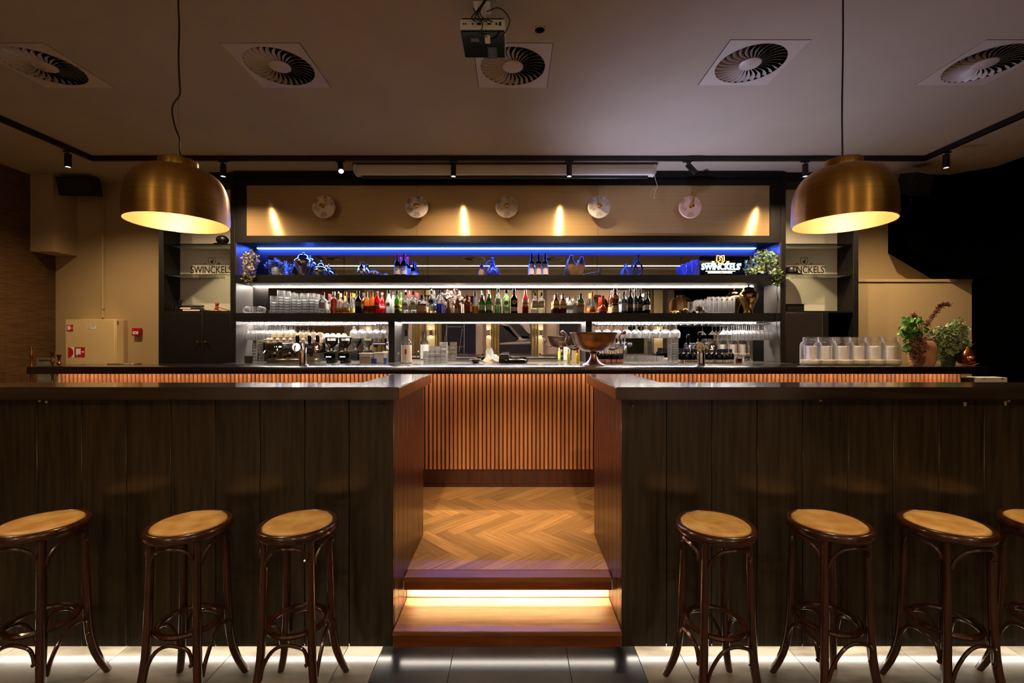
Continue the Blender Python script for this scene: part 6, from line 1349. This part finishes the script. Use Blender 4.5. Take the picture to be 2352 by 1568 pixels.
def spk(px0, px1, py0, py1, D, tilt, yaw, lab, loc_y):
    X = PX((px0 + px1) / 2, D); Z = PZ((py0 + py1) / 2, D); w_ = PX(px1, D) - PX(px0, D); h_ = PZ(py0, D) - PZ(py1, D)
    t = thing('wall_speaker', lab, 'speaker', (X, D, Z))
    Mx = Matrix.Translation((X, D, Z)) @ Matrix.Rotation(yaw, 4, 'Z') @ Matrix.Rotation(tilt, 4, 'X')
    obj('cabinet', MB().prism([(-w_ / 2, -h_ * .42), (w_ / 2, -h_ * .42), (w_ * .42, h_ * .42), (-w_ * .42, h_ * .42)], -h_ / 2, h_ / 2, lambda x, y, z: (x, y, z)).xf(Mx), 'black', t)
    obj('grille', MB().box(-w_ * .46, w_ * .46, -h_ * .42 - .008, -h_ * .42 - .0005, -h_ * .44, h_ * .44, .003).xf(Mx), 'darkgrey', t)
    obj('bracket', MB().tube([(X, D + .02, Z + h_ * .3), (X, YB - .02 if px0 < 1000 else 5.25, Z + h_ * .6)], .02, 8), 'black', t)
    obj('screw', MB().sphere(tuple(Mx @ Vector((-w_ * .06, -h_ * .42 - .010, 0))), .004, 6, 4).sphere(tuple(Mx @ Vector((w_ * .12, -h_ * .42 - .010, .01))), .004, 6, 4), 'silver', t)
spk(149, 224, 409, 449, 5.33, .25, .05, 'black box speaker hung above the duct in the left corner', 0)
spk(2066, 2131, 402, 446, 5.0, .25, .35, 'black box speaker hung high beside the right pendant', 0)
t = bpy.data.objects['wall_speaker.001']; D = 5.0
obj('cable', MB().tube(bez([(PX(2121, D), D, PZ(440, D)), (PX(2112, D), D, PZ(452, D)), (PX(2101, D), D, PZ(461, D)), (PX(2092, D), D, PZ(458, D)), (PX(2104, D), D + .03, PZ(452, D))], 4), .003, 5), 'copper', t)
# ---------------------------------------------------------------- brass candlesticks, framed picture at the left end
D = 4.95; sz = 1.0
tag(obj('side_cabinet', MB().box(XL + .02, PX(140, 4.8), 4.75, 5.25, RZ, sz, .004), 'dark'), 'low dark side cabinet behind the left end of the main bar', 'cabinet')
def stick(px_, top, D, lab, kind):
    X = PX(px_, D); h = PZ(top, D) - sz; t = thing('candlestick', lab, 'candlestick', (X, D, sz), group='turned brass candlesticks by the left wall')
    pr = [(0, 0), (.05, 0), (.052, .01), (.03, .03), (.012, .05), (.016, .08), (.03, .10), (.016, .12), (.010, h * .45), (.013, h * .5), (.028, h * .56), (.032, h * .60), (.014, h * .66), (.009, h * .72), (.02, h * .78), (.024, h * .80), (.012, h * .83), (.014, h * .9), (.022, h * .97), (.022, h), (.012, h), (0, h * .97)]
    if kind: pr = [(0, 0), (.045, 0), (.047, .01), (.02, .03), (.010, .06), (.013, h * .4), (.009, h * .5), (.016, h * .62), (.010, h * .66), (.014, h * .8), (.02, h * .86), (.011, h * .9), (.02, h * .98), (.018, h), (0, h)]
    obj('stem', MB().lathe(pr, 18, (X, D, sz)), 'agedbrass', t, smooth=60)
stick(73, 796, 4.95, 'tall slim brass candlestick at the left end of the main bar', 1); stick(121, 807, 4.90, 'brass candlestick with round knops in front of the framed picture', 0); stick(136, 814, 5.0, 'shorter brass candlestick right of the framed picture', 0)
D = 5.12; x0, x1 = PX(84, D), PX(131, D); zt = PZ(822, D)
t = thing('framed_picture', 'framed landscape picture leaning behind the candlesticks', 'picture', ((x0 + x1) / 2, D, sz))
obj('frame', MB().box(x0, x1, D, D + .02, sz, sz + .018).box(x0, x1, D, D + .02, zt - .018, zt).box(x0, x0 + .018, D, D + .02, sz + .018, zt - .018).box(x1 - .018, x1, D, D + .02, sz + .018, zt - .018), paint('#7a7264', .4), t)
obj('print', MB().box(x0 + .018, x1 - .018, D + .006, D + .012, sz + .018, zt - .018), pbr('landscape_print', '#8c8c80', .6, col2='#5a6450', scale=(6, 1, 14), detail=6), t)
# right end: low counter with tub and white box
tag(obj('end_cabinet', MB().box(PX(2207, 4.6) + .02, XR - .02, 4.25, 4.75, RZ, 1.20, .004), 'blackwall'), 'low black cabinet beyond the right end of the slats', 'cabinet')
D = 4.35
x0, x1 = PX(2209, D), PX(2240, D); t = thing('plastic_tub', 'clear plastic tub on the black cabinet right of the slats', 'tub', ((x0 + x1) / 2, D, 1.2))
obj('tub', MB().box(x0 + .005, x1 - .005, D, D + .12, 1.201, 1.26, .004), glassy('clear_plastic', '#a8a8a0', .3, '#a0a098', .25, .2), t); obj('rim', MB().box(x0, x1, D - .005, D + .125, 1.2605, 1.267), 'inkgrey', t)
x0, x1 = PX(2248, D), PX(2314, D); t = thing('tissue_box', 'long low white carton with small red print on the black cabinet', 'box', ((x0 + x1) / 2, D, 1.2))
obj('carton', MB().box(x0, x1, D, D + .12, 1.201, 1.268, .002), 'signwhite', t)
obj('red_print', MB().box(x0 + .04, x0 + .06, D - .001, D - .0002, 1.25, 1.258).box(x1 - .06, x1 - .035, D - .001, D - .0002, 1.25, 1.26), 'signred', t)
